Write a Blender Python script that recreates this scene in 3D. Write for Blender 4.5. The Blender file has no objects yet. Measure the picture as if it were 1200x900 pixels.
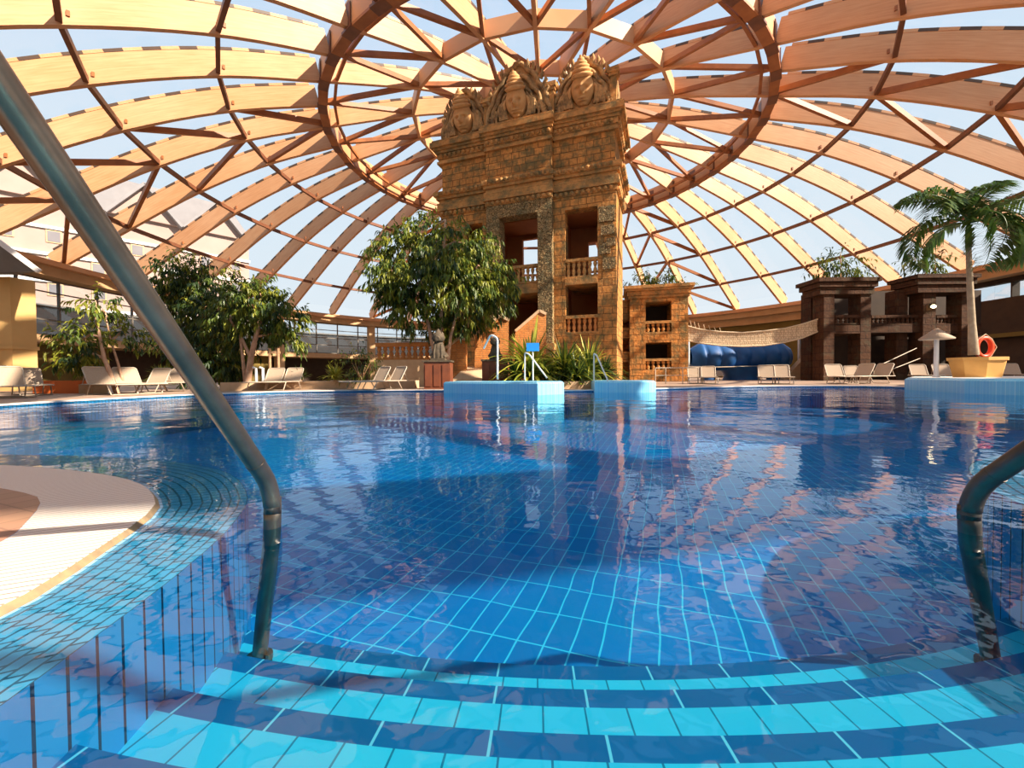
import bpy, math, random
from mathutils import Vector, Matrix
PI = math.pi
rnd = random.Random(11)
SC = bpy.context.scene
COL = SC.collection

# ------------------------------------------------------------------ camera
F, PITCH, ROLL, CAMH = 488.6, -.0204, .0087, .52
FW = Vector((0, math.cos(PITCH), math.sin(PITCH)))
Z2 = Vector((0, -math.sin(PITCH), math.cos(PITCH)))
RT = Vector((math.cos(ROLL), 0, 0)) - math.sin(ROLL) * Z2
UP = Vector((math.sin(ROLL), 0, 0)) + math.cos(ROLL) * Z2
EYE = Vector((0, 0, CAMH))
def ray(x, y): return FW + RT * ((x - 600) / F) + UP * ((450 - y) / F)
def at(x, y, d):
    r = ray(x, y); return EYE + r * (d / r.y)
def gr(x, y, z=0.0):
    r = ray(x, y); return EYE + r * ((z - CAMH) / r.z)
cam = bpy.data.cameras.new('camera'); co = bpy.data.objects.new('camera', cam); COL.objects.link(co)
co.matrix_world = Matrix(((RT.x, UP.x, -FW.x, 0), (RT.y, UP.y, -FW.y, 0), (RT.z, UP.z, -FW.z, CAMH), (0, 0, 0, 1)))
cam.sensor_width = 36; cam.lens = F * 36 / 1200; cam.clip_start = .05; cam.clip_end = 600
SC.camera = co

# ------------------------------------------------------------------ mesh builder
class MB:
    def __init__(s): s.v = []; s.f = []; s.m = []; s.uv = []; s.sm = []
    def poly(s, pts, m=0, uv=None, sm=False):
        k = len(s.v); s.v += [tuple(p) for p in pts]; s.f.append(tuple(range(k, k + len(pts)))); s.m.append(m)
        s.uv.append(uv); s.sm.append(sm)
    def grid(s, rows, m=0, closed=False, sm=True, uvf=None):
        k = len(s.v); n = len(rows[0])
        for r in rows: s.v += [tuple(p) for p in r]
        for i in range(len(rows) - 1):
            for j in range(n if closed else n - 1):
                j2 = (j + 1) % n
                s.f.append((k + i * n + j, k + i * n + j2, k + (i + 1) * n + j2, k + (i + 1) * n + j)); s.m.append(m); s.sm.append(sm)
                s.uv.append([uvf(i, j), uvf(i, j + 1), uvf(i + 1, j + 1), uvf(i + 1, j)] if uvf else None)
    def hexa(s, p, m=0):   # p: 8 points, bottom 4 then top 4
        k = len(s.v); s.v += [tuple(q) for q in p]
        for f in ((0, 3, 2, 1), (4, 5, 6, 7), (0, 1, 5, 4), (1, 2, 6, 5), (2, 3, 7, 6), (3, 0, 4, 7)):
            s.f.append(tuple(k + i for i in f)); s.m.append(m); s.uv.append(None); s.sm.append(False)
    def box(s, x0, x1, y0, y1, z0, z1, m=0, T=None):
        p = [Vector(q) for q in ((x0, y0, z0), (x1, y0, z0), (x1, y1, z0), (x0, y1, z0), (x0, y0, z1), (x1, y0, z1), (x1, y1, z1), (x0, y1, z1))]
        if T is not None: p = [T @ q for q in p]
        s.hexa(p, m)
    def beam(s, a, b, w, h, m=0, up=(0, 0, 1)):
        a = Vector(a); b = Vector(b); d = (b - a).normalized(); up = Vector(up)
        x = d.cross(up)
        if x.length < 1e-4: x = d.cross(Vector((1, 0, 0)))
        x.normalize(); y = x.cross(d).normalized()
        q = []
        for c in (a, b): q += [c - x * w / 2 - y * h / 2, c + x * w / 2 - y * h / 2, c + x * w / 2 + y * h / 2, c - x * w / 2 + y * h / 2]
        s.hexa([q[0], q[1], q[2], q[3], q[4], q[5], q[6], q[7]], m)
    def tube(s, path, r, n=8, m=0, cap=True, sm=True):
        path = [Vector(p) for p in path]; N = len(path)
        rs = r if isinstance(r, (list, tuple)) else [r] * N
        t0 = (path[1] - path[0]).normalized()
        u = t0.cross(Vector((0, 0, 1)))
        if u.length < 1e-3: u = t0.cross(Vector((1, 0, 0)))
        u.normalize(); rows = []
        for i in range(N):
            t = (path[min(i + 1, N - 1)] - path[max(i - 1, 0)]).normalized()
            u = (u - t * u.dot(t)).normalized(); w = t.cross(u)
            rows.append([path[i] + (u * math.cos(2 * PI * k / n) + w * math.sin(2 * PI * k / n)) * rs[i] for k in range(n)])
        s.grid(rows, m, True, sm)
        if cap:
            s.poly(list(reversed(rows[0])), m); s.poly(rows[-1], m)
    def lathe(s, prof, n=12, c=(0, 0, 0), m=0, sm=True, cap=True):
        c = Vector(c)
        rows = [[c + Vector((r * math.cos(2 * PI * k / n), r * math.sin(2 * PI * k / n), z)) for k in range(n)] for r, z in prof]
        s.grid(rows, m, True, sm)
        if cap:
            s.poly(list(reversed(rows[0])), m); s.poly(rows[-1], m)
    def prism(s, pts, z0, z1, m=0, mt=None):   # outline counter-clockwise in plan
        n = len(pts)
        s.poly([(p[0], p[1], z1) for p in pts], m if mt is None else mt)
        s.poly([(p[0], p[1], z0) for p in reversed(pts)], m)
        for i in range(n):
            a, b = pts[i], pts[(i + 1) % n]
            s.poly([(a[0], a[1], z0), (b[0], b[1], z0), (b[0], b[1], z1), (a[0], a[1], z1)], m)
    def vprism(s, pts, y0, y1, m=0):           # outline in x-z, extruded along y (y0 is the front)
        n = len(pts)
        s.poly([(p[0], y0, p[1]) for p in pts], m)
        s.poly([(p[0], y1, p[1]) for p in reversed(pts)], m)
        for i in range(n):
            a, b = pts[i], pts[(i + 1) % n]
            s.poly([(a[0], y0, a[1]), (a[0], y1, a[1]), (b[0], y1, b[1]), (b[0], y0, b[1])], m)
    def build(s, name, mats, parent=None, loc=None):
        me = bpy.data.meshes.new(name); me.from_pydata(s.v, [], s.f)
        if not isinstance(mats, (list, tuple)): mats = [mats]
        for q in mats: me.materials.append(q)
        me.polygons.foreach_set('material_index', s.m); me.polygons.foreach_set('use_smooth', s.sm)
        if any(u is not None for u in s.uv):
            L = me.uv_layers.new(name='UVMap').data; i = 0
            for f, u in zip(s.f, s.uv):
                for k in range(len(f)):
                    if u is not None: L[i].uv = u[k]
                    i += 1
        me.update()
        o = bpy.data.objects.new(name, me); COL.objects.link(o)
        if parent is not None: o.parent = parent
        if loc is not None: o.location = loc
        return o

def tag(o, label=None, cat=None, group=None, kind=None):
    if label: o['label'] = label
    if cat: o['category'] = cat
    if group: o['group'] = group
    if kind: o['kind'] = kind
    return o
def thing(name, label, cat, loc=(0, 0, 0), rz=0.0, group=None, kind=None):
    o = bpy.data.objects.new(name, None); COL.objects.link(o); o.location = loc; o.rotation_euler = (0, 0, rz); o.empty_display_size = .2
    return tag(o, label, cat, group, kind)
def dup(root, loc, rz, label, group=None, sc=None):
    r = root.copy(); COL.objects.link(r); r.location = loc; r.rotation_euler = (0, 0, rz); r['label'] = label
    if group: r['group'] = group
    if sc: r.scale = (sc, sc, sc)
    for ch in list(root.children):
        c = ch.copy(); COL.objects.link(c); c.parent = r
        for g in ch.children:
            d = g.copy(); COL.objects.link(d); d.parent = c
    return r

# ------------------------------------------------------------------ materials
class NT:
    def __init__(s, name):
        s.mat = bpy.data.materials.new(name); s.mat.use_nodes = True; s.t = s.mat.node_tree; s.t.nodes.clear()
        s.out = s.n('ShaderNodeOutputMaterial')
    def n(s, ty, **k):
        q = s.t.nodes.new(ty)
        for a, b in k.items():
            if a.startswith('i_'):
                key = a[2:]; q.inputs[int(key) if key.isdigit() else key.replace('_', ' ')].default_value = b
            else: setattr(q, a, b)
        return q
    def l(s, a, b): s.t.links.new(a, b)
    def coord(s, kind='Object'): return s.n('ShaderNodeTexCoord').outputs[kind]
    def noise(s, vec, scale, detail=3, rough=.55):
        q = s.n('ShaderNodeTexNoise'); q.inputs['Scale'].default_value = scale; q.inputs['Detail'].default_value = detail; q.inputs['Roughness'].default_value = rough
        if vec is not None: s.l(vec, q.inputs['Vector'])
        return q
    def ramp(s, fac, stops):
        q = s.n('ShaderNodeValToRGB'); e = q.color_ramp.elements
        while len(e) < len(stops): e.new(.5)
        for k, (p, c) in enumerate(stops): e[k].position = p; e[k].color = tuple(c) + (1,)
        s.l(fac, q.inputs['Fac']); return q.outputs['Color']
    def mix(s, fac, a, b, mode='MIX'):
        q = s.n('ShaderNodeMix', data_type='RGBA', blend_type=mode)
        for val, i in ((fac, 0), (a, 6), (b, 7)):
            if isinstance(val, (int, float)): q.inputs[i].default_value = val
            elif isinstance(val, tuple): q.inputs[i].default_value = val + (1,)
            else: s.l(val, q.inputs[i])
        return q.outputs[2]
    def math(s, op, a, b=None):
        q = s.n('ShaderNodeMath', operation=op)
        for i, v in enumerate((a, b)):
            if v is None: continue
            if isinstance(v, (int, float)): q.inputs[i].default_value = v
            else: s.l(v, q.inputs[i])
        return q.outputs[0]
    def bsdf(s, col, rough=.6, metal=0, bump=None, bd=.02, bs=.5, spec=.5):
        p = s.n('ShaderNodeBsdfPrincipled'); p.inputs['Roughness'].default_value = rough; p.inputs['Metallic'].default_value = metal
        p.inputs['Specular IOR Level'].default_value = spec
        if isinstance(col, tuple): p.inputs['Base Color'].default_value = col + (1,)
        else: s.l(col, p.inputs['Base Color'])
        if bump is not None:
            b = s.n('ShaderNodeBump'); b.inputs['Distance'].default_value = bd; b.inputs['Strength'].default_value = bs
            s.l(bump, b.inputs['Height']); s.l(b.outputs[0], p.inputs['Normal'])
        s.l(p.outputs[0], s.out.inputs[0]); return p

def m_plain(name, c, c2=None, scale=4, rough=.6, metal=0, bump=0, spec=.4):
    t = NT(name); v = t.coord(); q = t.noise(v, scale, 5)
    c2 = c2 or tuple(x * .78 for x in c)
    col = t.ramp(q.outputs[0], [(.3, c2), (.7, c)])
    t.bsdf(col, rough, metal, q.outputs[0] if bump else None, bump, .6, spec); return t.mat
def m_stone(name, c1, c2, mortar, bw=.9, bh=.45, ms=.018, moss=None, mossamt=.55, bump=.04, relief=False):
    t = NT(name); o = t.coord(); sp = t.n('ShaderNodeSeparateXYZ'); t.l(o, sp.inputs[0])
    s = t.math('ADD', sp.outputs[0], sp.outputs[1]); cb = t.n('ShaderNodeCombineXYZ'); t.l(s, cb.inputs[0]); t.l(sp.outputs[2], cb.inputs[1])
    b = t.n('ShaderNodeTexBrick', offset=.5, squash=.6, squash_frequency=2); t.l(cb.outputs[0], b.inputs['Vector'])
    for k, val in (('Scale', 1), ('Brick Width', bw), ('Row Height', bh), ('Mortar Size', ms), ('Mortar Smooth', .3), ('Bias', 0)): b.inputs[k].default_value = val
    b.inputs['Color1'].default_value = c1 + (1,); b.inputs['Color2'].default_value = c2 + (1,); b.inputs['Mortar'].default_value = mortar + (1,)
    n1 = t.noise(o, 1.7, 6, .65); n2 = t.noise(o, 6, 5, .6)
    col = t.mix(.35, b.outputs['Color'], t.ramp(n2.outputs[0], [(.3, tuple(x * .55 for x in c2)), (.7, tuple(min(1, x * 1.3) for x in c1))]))
    if moss:
        f = t.ramp(n1.outputs[0], [(mossamt - .08, (0, 0, 0)), (mossamt + .1, (1, 1, 1))]); col = t.mix(t.math('MULTIPLY', f, .75), col, moss)
    h = t.math('ADD', t.math('MULTIPLY', b.outputs['Fac'], -1.0), t.math('MULTIPLY', n2.outputs[0], .8))
    if relief:
        vo = t.n('ShaderNodeTexVoronoi', feature='F1'); vo.inputs['Scale'].default_value = 5.5; t.l(o, vo.inputs['Vector'])
        vm = t.n('ShaderNodeVectorMath', operation='MULTIPLY_ADD'); nz = t.noise(o, 3.5, 2); t.l(nz.outputs['Color'], vm.inputs[0]); vm.inputs[1].default_value = (.35, .35, .35); t.l(o, vm.inputs[2])
        w = t.n('ShaderNodeTexVoronoi', feature='DISTANCE_TO_EDGE'); w.inputs['Scale'].default_value = 7.5; t.l(vm.outputs[0], w.inputs['Vector'])
        h = t.math('ADD', t.math('MULTIPLY', t.math('MINIMUM', w.outputs['Distance'], .14), 5.0), t.math('ADD', h, vo.outputs['Distance']))
        col = t.mix(t.ramp(w.outputs['Distance'], [(.02, (1, 1, 1)), (.09, (0, 0, 0))]), col, tuple(x * .3 for x in c2))
    t.bsdf(col, .85, 0, h, bump, .9, .2); return t.mat
def m_tile(name, ca, cb_, grout, bw, bh, ms, rot=0., coord='Object', off=0., rough=.25, wob=0.):
    t = NT(name); v = t.coord(coord); mp = t.n('ShaderNodeMapping'); mp.inputs['Rotation'].default_value = (0, 0, rot); t.l(v, mp.inputs['Vector'])
    vec = mp.outputs[0]
    if wob:
        nz = t.noise(v, 2.2, 1, .5); vm = t.n('ShaderNodeVectorMath', operation='MULTIPLY_ADD')
        t.l(nz.outputs['Color'], vm.inputs[0]); vm.inputs[1].default_value = (wob, wob, 0); t.l(vec, vm.inputs[2]); vec = vm.outputs[0]
    b = t.n('ShaderNodeTexBrick', offset=off, squash=1); t.l(vec, b.inputs['Vector'])
    for k, val in (('Scale', 1), ('Brick Width', bw), ('Row Height', bh), ('Mortar Size', ms), ('Mortar Smooth', .1), ('Bias', 0)): b.inputs[k].default_value = val
    b.inputs['Color1'].default_value = ca + (1,); b.inputs['Color2'].default_value = cb_ + (1,); b.inputs['Mortar'].default_value = grout + (1,)
    n2 = t.noise(v, 1.3, 4); col = t.mix(.16, b.outputs['Color'], n2.outputs['Color'], 'OVERLAY')
    t.bsdf(col, rough, 0, None, spec=.3); return t.mat
def m_leaf(name, c, c2):
    t = NT(name); q = t.noise(t.coord(), 3, 4); col = t.ramp(q.outputs[0], [(.3, c2), (.7, c)])
    p = t.n('ShaderNodeBsdfPrincipled'); p.inputs['Roughness'].default_value = .45; t.l(col, p.inputs['Base Color'])
    tr = t.n('ShaderNodeBsdfTranslucent'); t.l(col, tr.inputs[0]); mx = t.n('ShaderNodeMixShader'); mx.inputs[0].default_value = .28
    t.l(p.outputs[0], mx.inputs[1]); t.l(tr.outputs[0], mx.inputs[2]); t.l(mx.outputs[0], t.out.inputs[0]); return t.mat
def m_glass(name, tint, refl=.05, rough=.02):
    t = NT(name); a = t.n('ShaderNodeBsdfTransparent'); a.inputs[0].default_value = tint + (1,)
    g = t.n('ShaderNodeBsdfGlossy'); g.inputs['Roughness'].default_value = rough
    n = t.noise(t.coord(), .25, 2); f = t.math('MULTIPLY', n.outputs[0], refl * 2)
    mx = t.n('ShaderNodeMixShader'); t.l(f, mx.inputs[0]); t.l(a.outputs[0], mx.inputs[1]); t.l(g.outputs[0], mx.inputs[2]); t.l(mx.outputs[0], t.out.inputs[0]); return t.mat

M = {}
def m_timber():
    t = NT('glulam_timber'); uv = t.coord('UV'); mp = t.n('ShaderNodeMapping'); mp.inputs['Scale'].default_value = (.5, 9, 1); t.l(uv, mp.inputs['Vector'])
    q = t.noise(mp.outputs[0], 1.5, 5, .6); q2 = t.noise(t.coord(), .35, 3)
    col = t.ramp(q.outputs[0], [(.25, (.50, .215, .088)), (.55, (.62, .315, .15)), (.8, (.68, .385, .205))])
    col = t.mix(.25, col, t.ramp(q2.outputs[0], [(.35, (.52, .23, .09)), (.65, (.70, .43, .25))]))
    t.bsdf(col, .5, 0, q.outputs[0], .01, .3, .35); return t.mat
M['timber'] = m_timber()
M['timber_dark'] = m_plain('stained_timber', (.40, .145, .045), (.27, .09, .03), 1.5, .5)
M['steel_brown'] = m_plain('painted_brown_steel', (.20, .075, .035), (.13, .05, .028), 2, .45)
M['clip_dark'] = m_plain('dark_clip', (.09, .05, .03), None, 3, .5)
M['dome_glass'] = m_glass('roof_glass', (.97, .985, 1.0), .022)
M['win_glass'] = m_glass('window_glass', (.85, .9, .93), .07)
M['fascia'] = m_plain('beige_fascia', (.52, .33, .17), (.44, .27, .13), 1.2, .7)
M['beige'] = m_plain('beige_render', (.70, .44, .17), (.62, .38, .14), 1, .75)
M['olive'] = m_plain('olive_render', (.17, .115, .022), (.12, .08, .016), 1, .8)
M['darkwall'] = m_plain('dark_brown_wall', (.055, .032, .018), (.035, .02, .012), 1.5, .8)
M['black'] = m_plain('near_black', (.02, .018, .02), (.012, .012, .014), 3, .6)
M['frame_grey'] = m_plain('grey_mullion', (.16, .14, .12), None, 4, .5)
M['orange_wall'] = m_plain('orange_render', (.72, .17, .03), (.6, .13, .03), 2, .7)
M['canopy'] = m_plain('grey_canopy', (.17, .16, .15), (.13, .125, .12), 2, .6)
M['white'] = m_plain('white_paint', (.80, .79, .76), (.72, .71, .68), 2, .45)
M['deck'] = m_tile('deck_tile', (.42, .29, .21), (.36, .25, .18), (.29, .2, .145), .30, .30, .008, 0, 'Object', 0, .5)
M['deckbrown'] = m_tile('brown_deck_tile', (.42, .25, .17), (.36, .21, .14), (.27, .16, .11), .12, .12, .004, .4, 'Object', .5, .55)
M['coping'] = m_plain('white_coping', (.82, .78, .72), (.74, .7, .64), 3, .5)
M['poolfloor'] = m_tile('pool_floor_tile', (.004, .26, .66), (.003, .22, .58), (.12, .70, .95), .127, .27, .0045, math.radians(20), 'Object', 0, .3, .05)
M['poolwall'] = m_tile('pool_wall_tile', (.02, .30, .62), (.015, .25, .55), (.004, .025, .06), .075, 3.0, .0045, 0, 'UV', 0, .3)
M['band'] = m_tile('curb_mosaic', (.26, .52, .76), (.20, .45, .70), (.02, .10, .18), .055, .034, .0035, 0, 'UV', .5, .3)
M['bandrim'] = m_plain('curb_rim', (.42, .30, .16), (.2, .15, .1), 20, .5)
M['tread'] = m_tile('pale_tread_tile', (.09, .66, .88), (.07, .60, .84), (.02, .22, .36), .127, .5, .003, 0, 'UV', 0, .3)
M['nosing'] = m_tile('blue_nosing_tile', (.004, .17, .40), (.004, .14, .34), (.40, .72, .85), .29, 2.0, .004, 0, 'UV', 0, .3)
M['bench'] = m_tile('bench_tile', (.01, .30, .50), (.008, .26, .44), (.03, .4, .6), .127, .25, .004, 0, 'UV', 0, .3)
M['bluewall'] = m_tile('light_blue_mosaic', (.24, .64, .85), (.19, .58, .82), (.38, .72, .88), .06, .06, .003, 0, 'Object', .0, .3)
def m_grating():
    t = NT('white_grating'); uv = t.coord('UV'); sp = t.n('ShaderNodeSeparateXYZ'); t.l(uv, sp.inputs[0])
    f = t.math('FRACT', t.math('MULTIPLY', sp.outputs[0], 1 / .03)); k = t.math('LESS_THAN', f, .2)
    col = t.mix(k, (.72, .68, .62), (.33, .24, .19)); h = t.math('MULTIPLY', k, -1.0)
    t.bsdf(col, .5, 0, h, .01, .6); return t.mat
M['grating'] = m_grating()
M['steel'] = m_plain('stainless_steel', (.17, .15, .13), (.10, .09, .08), 9, .32, .8, .002)
STC = dict(c1=(.72, .30, .078), c2=(.40, .165, .045), mortar=(.07, .03, .013))
M['stone'] = m_stone('ochre_stone', STC['c1'], STC['c2'], STC['mortar'], .74, .37, .02, (.10, .105, .05), .51, .09)
M['stoneplain'] = m_stone('worn_ochre_stone', (.60, .29, .095), (.44, .20, .06), (.30, .13, .045), 1.7, .9, .006, (.11, .11, .055), .52, .05)
M['carved'] = m_stone('carved_stone', (.50, .33, .15), (.36, .22, .09), (.25, .15, .07), 2, 1, .004, (.15, .15, .08), .55, .10, True)
M['headstone'] = m_plain('carved_head_stone', (.66, .37, .15), (.52, .27, .10), 3, .8)
M['stonerelief'] = m_stone('weathered_relief_stone', (.56, .33, .14), (.42, .23, .09), (.4, .22, .09), 3, 3, .002, (.07, .055, .035), .52, .03)
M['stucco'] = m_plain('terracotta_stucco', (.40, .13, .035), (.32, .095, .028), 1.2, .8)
M['brick'] = m_stone('thin_brick', (.66, .26, .07), (.52, .18, .045), (.30, .17, .085), .38, .085, .014, None, .5, .03)
M['terra'] = m_plain('terracotta', (.62, .24, .06), (.50, .18, .045), 5, .7, 0, .01)
M['rust'] = m_plain('rust_red_stone', (.22, .062, .024), (.12, .035, .016), 2.4, .6, 0, .01)
M['darkstone'] = m_plain('dark_statue_stone', (.12, .085, .05), (.05, .038, .025), 6, .8, 0, .02)
M['templedark'] = m_stone('brown_stone', (.08, .034, .015), (.05, .022, .011), (.022, .01, .007), .7, .4, .02, (.07, .06, .035), .6, .05)
M['kerb'] = m_plain('beige_kerb_stone', (.62, .42, .25), (.5, .33, .19), 3, .8, 0, .02)
M['leafA'] = m_leaf('leaf_yellow_green', (.30, .30, .025), (.16, .19, .018))
M['leafB'] = m_leaf('leaf_mid_green', (.12, .17, .018), (.06, .10, .012))
M['leafC'] = m_leaf('leaf_dark_green', (.035, .07, .012), (.02, .045, .009))
M['leafY'] = m_leaf('leaf_pale_yellow', (.62, .55, .07), (.40, .40, .05))
M['leafP'] = m_leaf('leaf_palm_green', (.09, .17, .03), (.045, .10, .02))
M['bark'] = m_plain('pale_bark', (.50, .30, .16), (.34, .19, .1), 7, .85, 0, .02)
M['bark_pink'] = m_plain('pinkish_bark', (.60, .38, .25), (.42, .23, .14), 7, .85, 0, .02)
M['bark_grey'] = m_plain('grey_palm_bark', (.42, .33, .22), (.30, .23, .15), 9, .85, 0, .02)
M['pot'] = m_plain('yellow_clay', (.66, .36, .10), (.58, .30, .08), 3, .6)
M['soil'] = m_plain('soil', (.06, .04, .025), (.03, .02, .012), 12, .95, 0, .02)
M['ring'] = m_plain('orange_plastic', (.85, .07, .012), (.75, .06, .01), 3, .4)
M['sling'] = m_plain('beige_sling', (.44, .325, .23), (.39, .29, .20), 30, .75)
M['loungeframe'] = m_plain('cream_frame', (.52, .43, .33), (.44, .36, .27), 8, .45)
M['bluecloth'] = m_plain('blue_tarpaulin', (.014, .10, .30), (.009, .065, .21), 1.5, .55)
M['signblue'] = m_plain('blue_sign', (.02, .26, .72), (.018, .23, .66), 3, .4)
M['rope'] = m_stone('woven_rope_net', (.66, .50, .33), (.58, .43, .28), (.36, .25, .15), .16, .13, .022, None, .5, .03)
M['ropeplain'] = m_plain('pale_rope', (.62, .48, .32), None, 9, .9)
M['hotel'] = m_plain('pale_pink_render', (.40, .29, .255), (.36, .25, .215), .3, .85)
M['hotel2'] = m_plain('pale_grey_render', (.36, .31, .31), (.32, .27, .27), .3, .85)
M['hotelroof'] = m_plain('grey_roof', (.26, .25, .26), (.22, .21, .22), .6, .8)
M['hotelglass'] = m_plain('dull_window', (.20, .19, .2), (.16, .15, .17), .7, .3)
M['ground'] = m_plain('outdoor_ground', (.30, .29, .26), (.24, .23, .2), .2, .9)

def m_water():
    t = NT('pool_water'); o = t.coord()
    n1 = t.noise(o, 1.5, 1.0, .4); n2 = t.noise(o, 5.5, 2, .5); n3 = t.noise(o, 17, 1.5, .5)
    h = t.math('ADD', t.math('MULTIPLY', n1.outputs[0], .009), t.math('ADD', t.math('MULTIPLY', n2.outputs[0], .0019), t.math('MULTIPLY', n3.outputs[0], .0005)))
    b = t.n('ShaderNodeBump'); b.inputs['Strength'].default_value = 1; b.inputs['Distance'].default_value = 1.0
    sx = t.n('ShaderNodeSeparateXYZ'); t.l(o, sx.inputs[0]); mr = t.n('ShaderNodeMapRange'); t.l(sx.outputs[1], mr.inputs[0])
    for i_, v_ in ((1, 2.0), (2, 8.0), (3, 1.0), (4, 2.6)): mr.inputs[i_].default_value = v_
    t.l(t.math('MULTIPLY', h, mr.outputs[0]), b.inputs['Height'])
    fr = t.n('ShaderNodeFresnel'); fr.inputs['IOR'].default_value = 1.30; t.l(b.outputs[0], fr.inputs['Normal'])
    tr = t.n('ShaderNodeBsdfTransparent'); tr.inputs[0].default_value = (.46, .92, 1.0, 1)
    g = t.n('ShaderNodeBsdfGlossy'); g.inputs['Roughness'].default_value = .015; g.inputs[0].default_value = (.95, .97, 1, 1); t.l(b.outputs[0], g.inputs['Normal'])
    f = t.math('MINIMUM', fr.outputs[0], .62)
    mx = t.n('ShaderNodeMixShader'); t.l(f, mx.inputs[0]); t.l(tr.outputs[0], mx.inputs[1]); t.l(g.outputs[0], mx.inputs[2]); t.l(mx.outputs[0], t.out.inputs[0])
    return t.mat
M['water'] = m_water()

# ------------------------------------------------------------------ light and sky
w = bpy.data.worlds.new('sky'); SC.world = w; w.use_nodes = True
nt = w.node_tree; nt.nodes.clear()
tc = nt.nodes.new('ShaderNodeTexCoord'); sp = nt.nodes.new('ShaderNodeSeparateXYZ'); nt.links.new(tc.outputs['Generated'], sp.inputs[0])
rp = nt.nodes.new('ShaderNodeValToRGB'); e = rp.color_ramp.elements
e[0].position = .0; e[0].color = (.82, .88, .92, 1); e[1].position = .75; e[1].color = (.56, .74, .96, 1)
q = e.new(.28); q.color = (.76, .87, .95, 1)
nt.links.new(sp.outputs[2], rp.inputs[0])
bg = nt.nodes.new('ShaderNodeBackground'); bg.inputs[1].default_value = 1.0; ow = nt.nodes.new('ShaderNodeOutputWorld')
nt.links.new(rp.outputs[0], bg.inputs[0]); nt.links.new(bg.outputs[0], ow.inputs[0])
sun = bpy.data.lights.new('sun', 'SUN'); so = bpy.data.objects.new('sun', sun); COL.objects.link(so)
S = Vector((1, -.46, .76)).normalized()
so.rotation_euler = S.to_track_quat('Z', 'Y').to_euler(); so.location = S * 120
sun.energy = 13; sun.color = (1.0, .85, .68); sun.angle = math.radians(.8)
SC.view_settings.view_transform = 'Standard'; SC.view_settings.look = 'None'; SC.view_settings.exposure = .0; SC.view_settings.gamma = 1
SC.view_settings.use_curve_mapping = False
cy = SC.cycles; cy.use_denoising = True; cy.max_bounces = 6; cy.diffuse_bounces = 3; cy.glossy_bounces = 3; cy.transparent_max_bounces = 12
cy.caustics_reflective = False; cy.caustics_refractive = False; cy.sample_clamp_indirect = 6

# ------------------------------------------------------------------ the dome
DC = Vector((2.254, 31.0, 0)); TH0 = 2.4151; DT = 2 * PI / 40
PR = [(33.28, 7.77), (28.94, 10.33), (24.29, 12.96), (19.48, 15.05), (14.62, 16.45), (9.1, 17.9), (4.5, 18.75)]
PR = [(r, z + CAMH) for r, z in PR]
def lag(r):       # smooth bottom-edge profile of a rib
    P = sorted(PR)
    if r <= P[0][0]: return P[0][1] + (P[0][0] - r) * .12
    for k in range(len(P) - 1):
        if r <= P[k + 1][0] + 1e-6: break
    p0 = P[max(k - 1, 0)]; p1 = P[k]; p2 = P[k + 1]; p3 = P[min(k + 2, len(P) - 1)]
    m1 = (p2[1] - p0[1]) / (p2[0] - p0[0]); m2 = (p3[1] - p1[1]) / (p3[0] - p1[0]); h = p2[0] - p1[0]; t = (r - p1[0]) / h
    return (2 * t**3 - 3 * t**2 + 1) * p1[1] + (t**3 - 2 * t**2 + t) * h * m1 + (-2 * t**3 + 3 * t**2) * p2[1] + (t**3 - t**2) * h * m2
def TH(i): return TH0 - i * DT
def dp(th, r, z=None, dz=0): return Vector((DC.x - r * math.sin(th), DC.y + r * math.cos(th), (lag(r) if z is None else z) + dz))
roof = thing('ceiling', 'timber ribbed glass dome roof spanning the whole pool hall', 'ceiling', kind='structure')
def rib_mesh(th, r0, r1, w, h0, h1, n, teeth=True):
    mb = MB(); lat = Vector((math.cos(th), math.sin(th), 0)); rows = []; arc = [0]; tops = []
    for k in range(n + 1):
        r = r0 + (r1 - r0) * k / n; sl = (lag(r + .05) - lag(r - .05)) / .1; L = math.hypot(1, sl); hh = h0 + (h1 - h0) * k / n
        nr, nz = -sl / L, 1 / L; b = dp(th, r); tp = dp(th, r + nr * hh, z=lag(r) + nz * hh); tops.append((r + nr * hh, lag(r) + nz * hh))
        rows.append([b - lat * w / 2, b + lat * w / 2, tp + lat * w / 2, tp - lat * w / 2])
        if k: arc.append(arc[-1] + (rows[k][0] - rows[k - 1][0]).length)
    vv = (0, w, w + h0, 2 * w + h0, 2 * w + 2 * h0)
    mb.grid(rows, 0, True, False, lambda i, j: (arc[i], vv[j]))
    mb.poly(list(reversed(rows[0])), 0, [(0, 0), (0, w), (0, 1), (0, 1.2)]); mb.poly(rows[-1], 0, [(0, 0), (0, w), (0, 1), (0, 1.2)])
    if teeth:
        L = arc[-1]; s = .3; k = 0; a = 0
        def pt(s):
            for i in range(len(arc) - 1):
                if arc[i + 1] >= s: break
            f = (s - arc[i]) / (arc[i + 1] - arc[i]); return (rows[i][2] + rows[i][3]) / 2 * (1 - f) + (rows[i + 1][2] + rows[i + 1][3]) / 2 * f
        while s < L - .8:
            p, q = pt(s), pt(s + .72); mb.beam(p + Vector((0, 0, .07)), q + Vector((0, 0, .07)), w * 1.15, .14, k % 2); s += .72; k += 1
    return mb
RB = [M['timber'], M['clip_dark']]
for i in range(40):
    rib_mesh(TH(i), 14.75, 33.6, .24, 1.18, 1.22, 18).build('rib', RB, roof)
for i in range(0, 40, 2):
    rib_mesh(TH(i), 4.4, 14.4, .22, 1.0, 1.1, 8).build('inner_rib', RB, roof)
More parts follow.
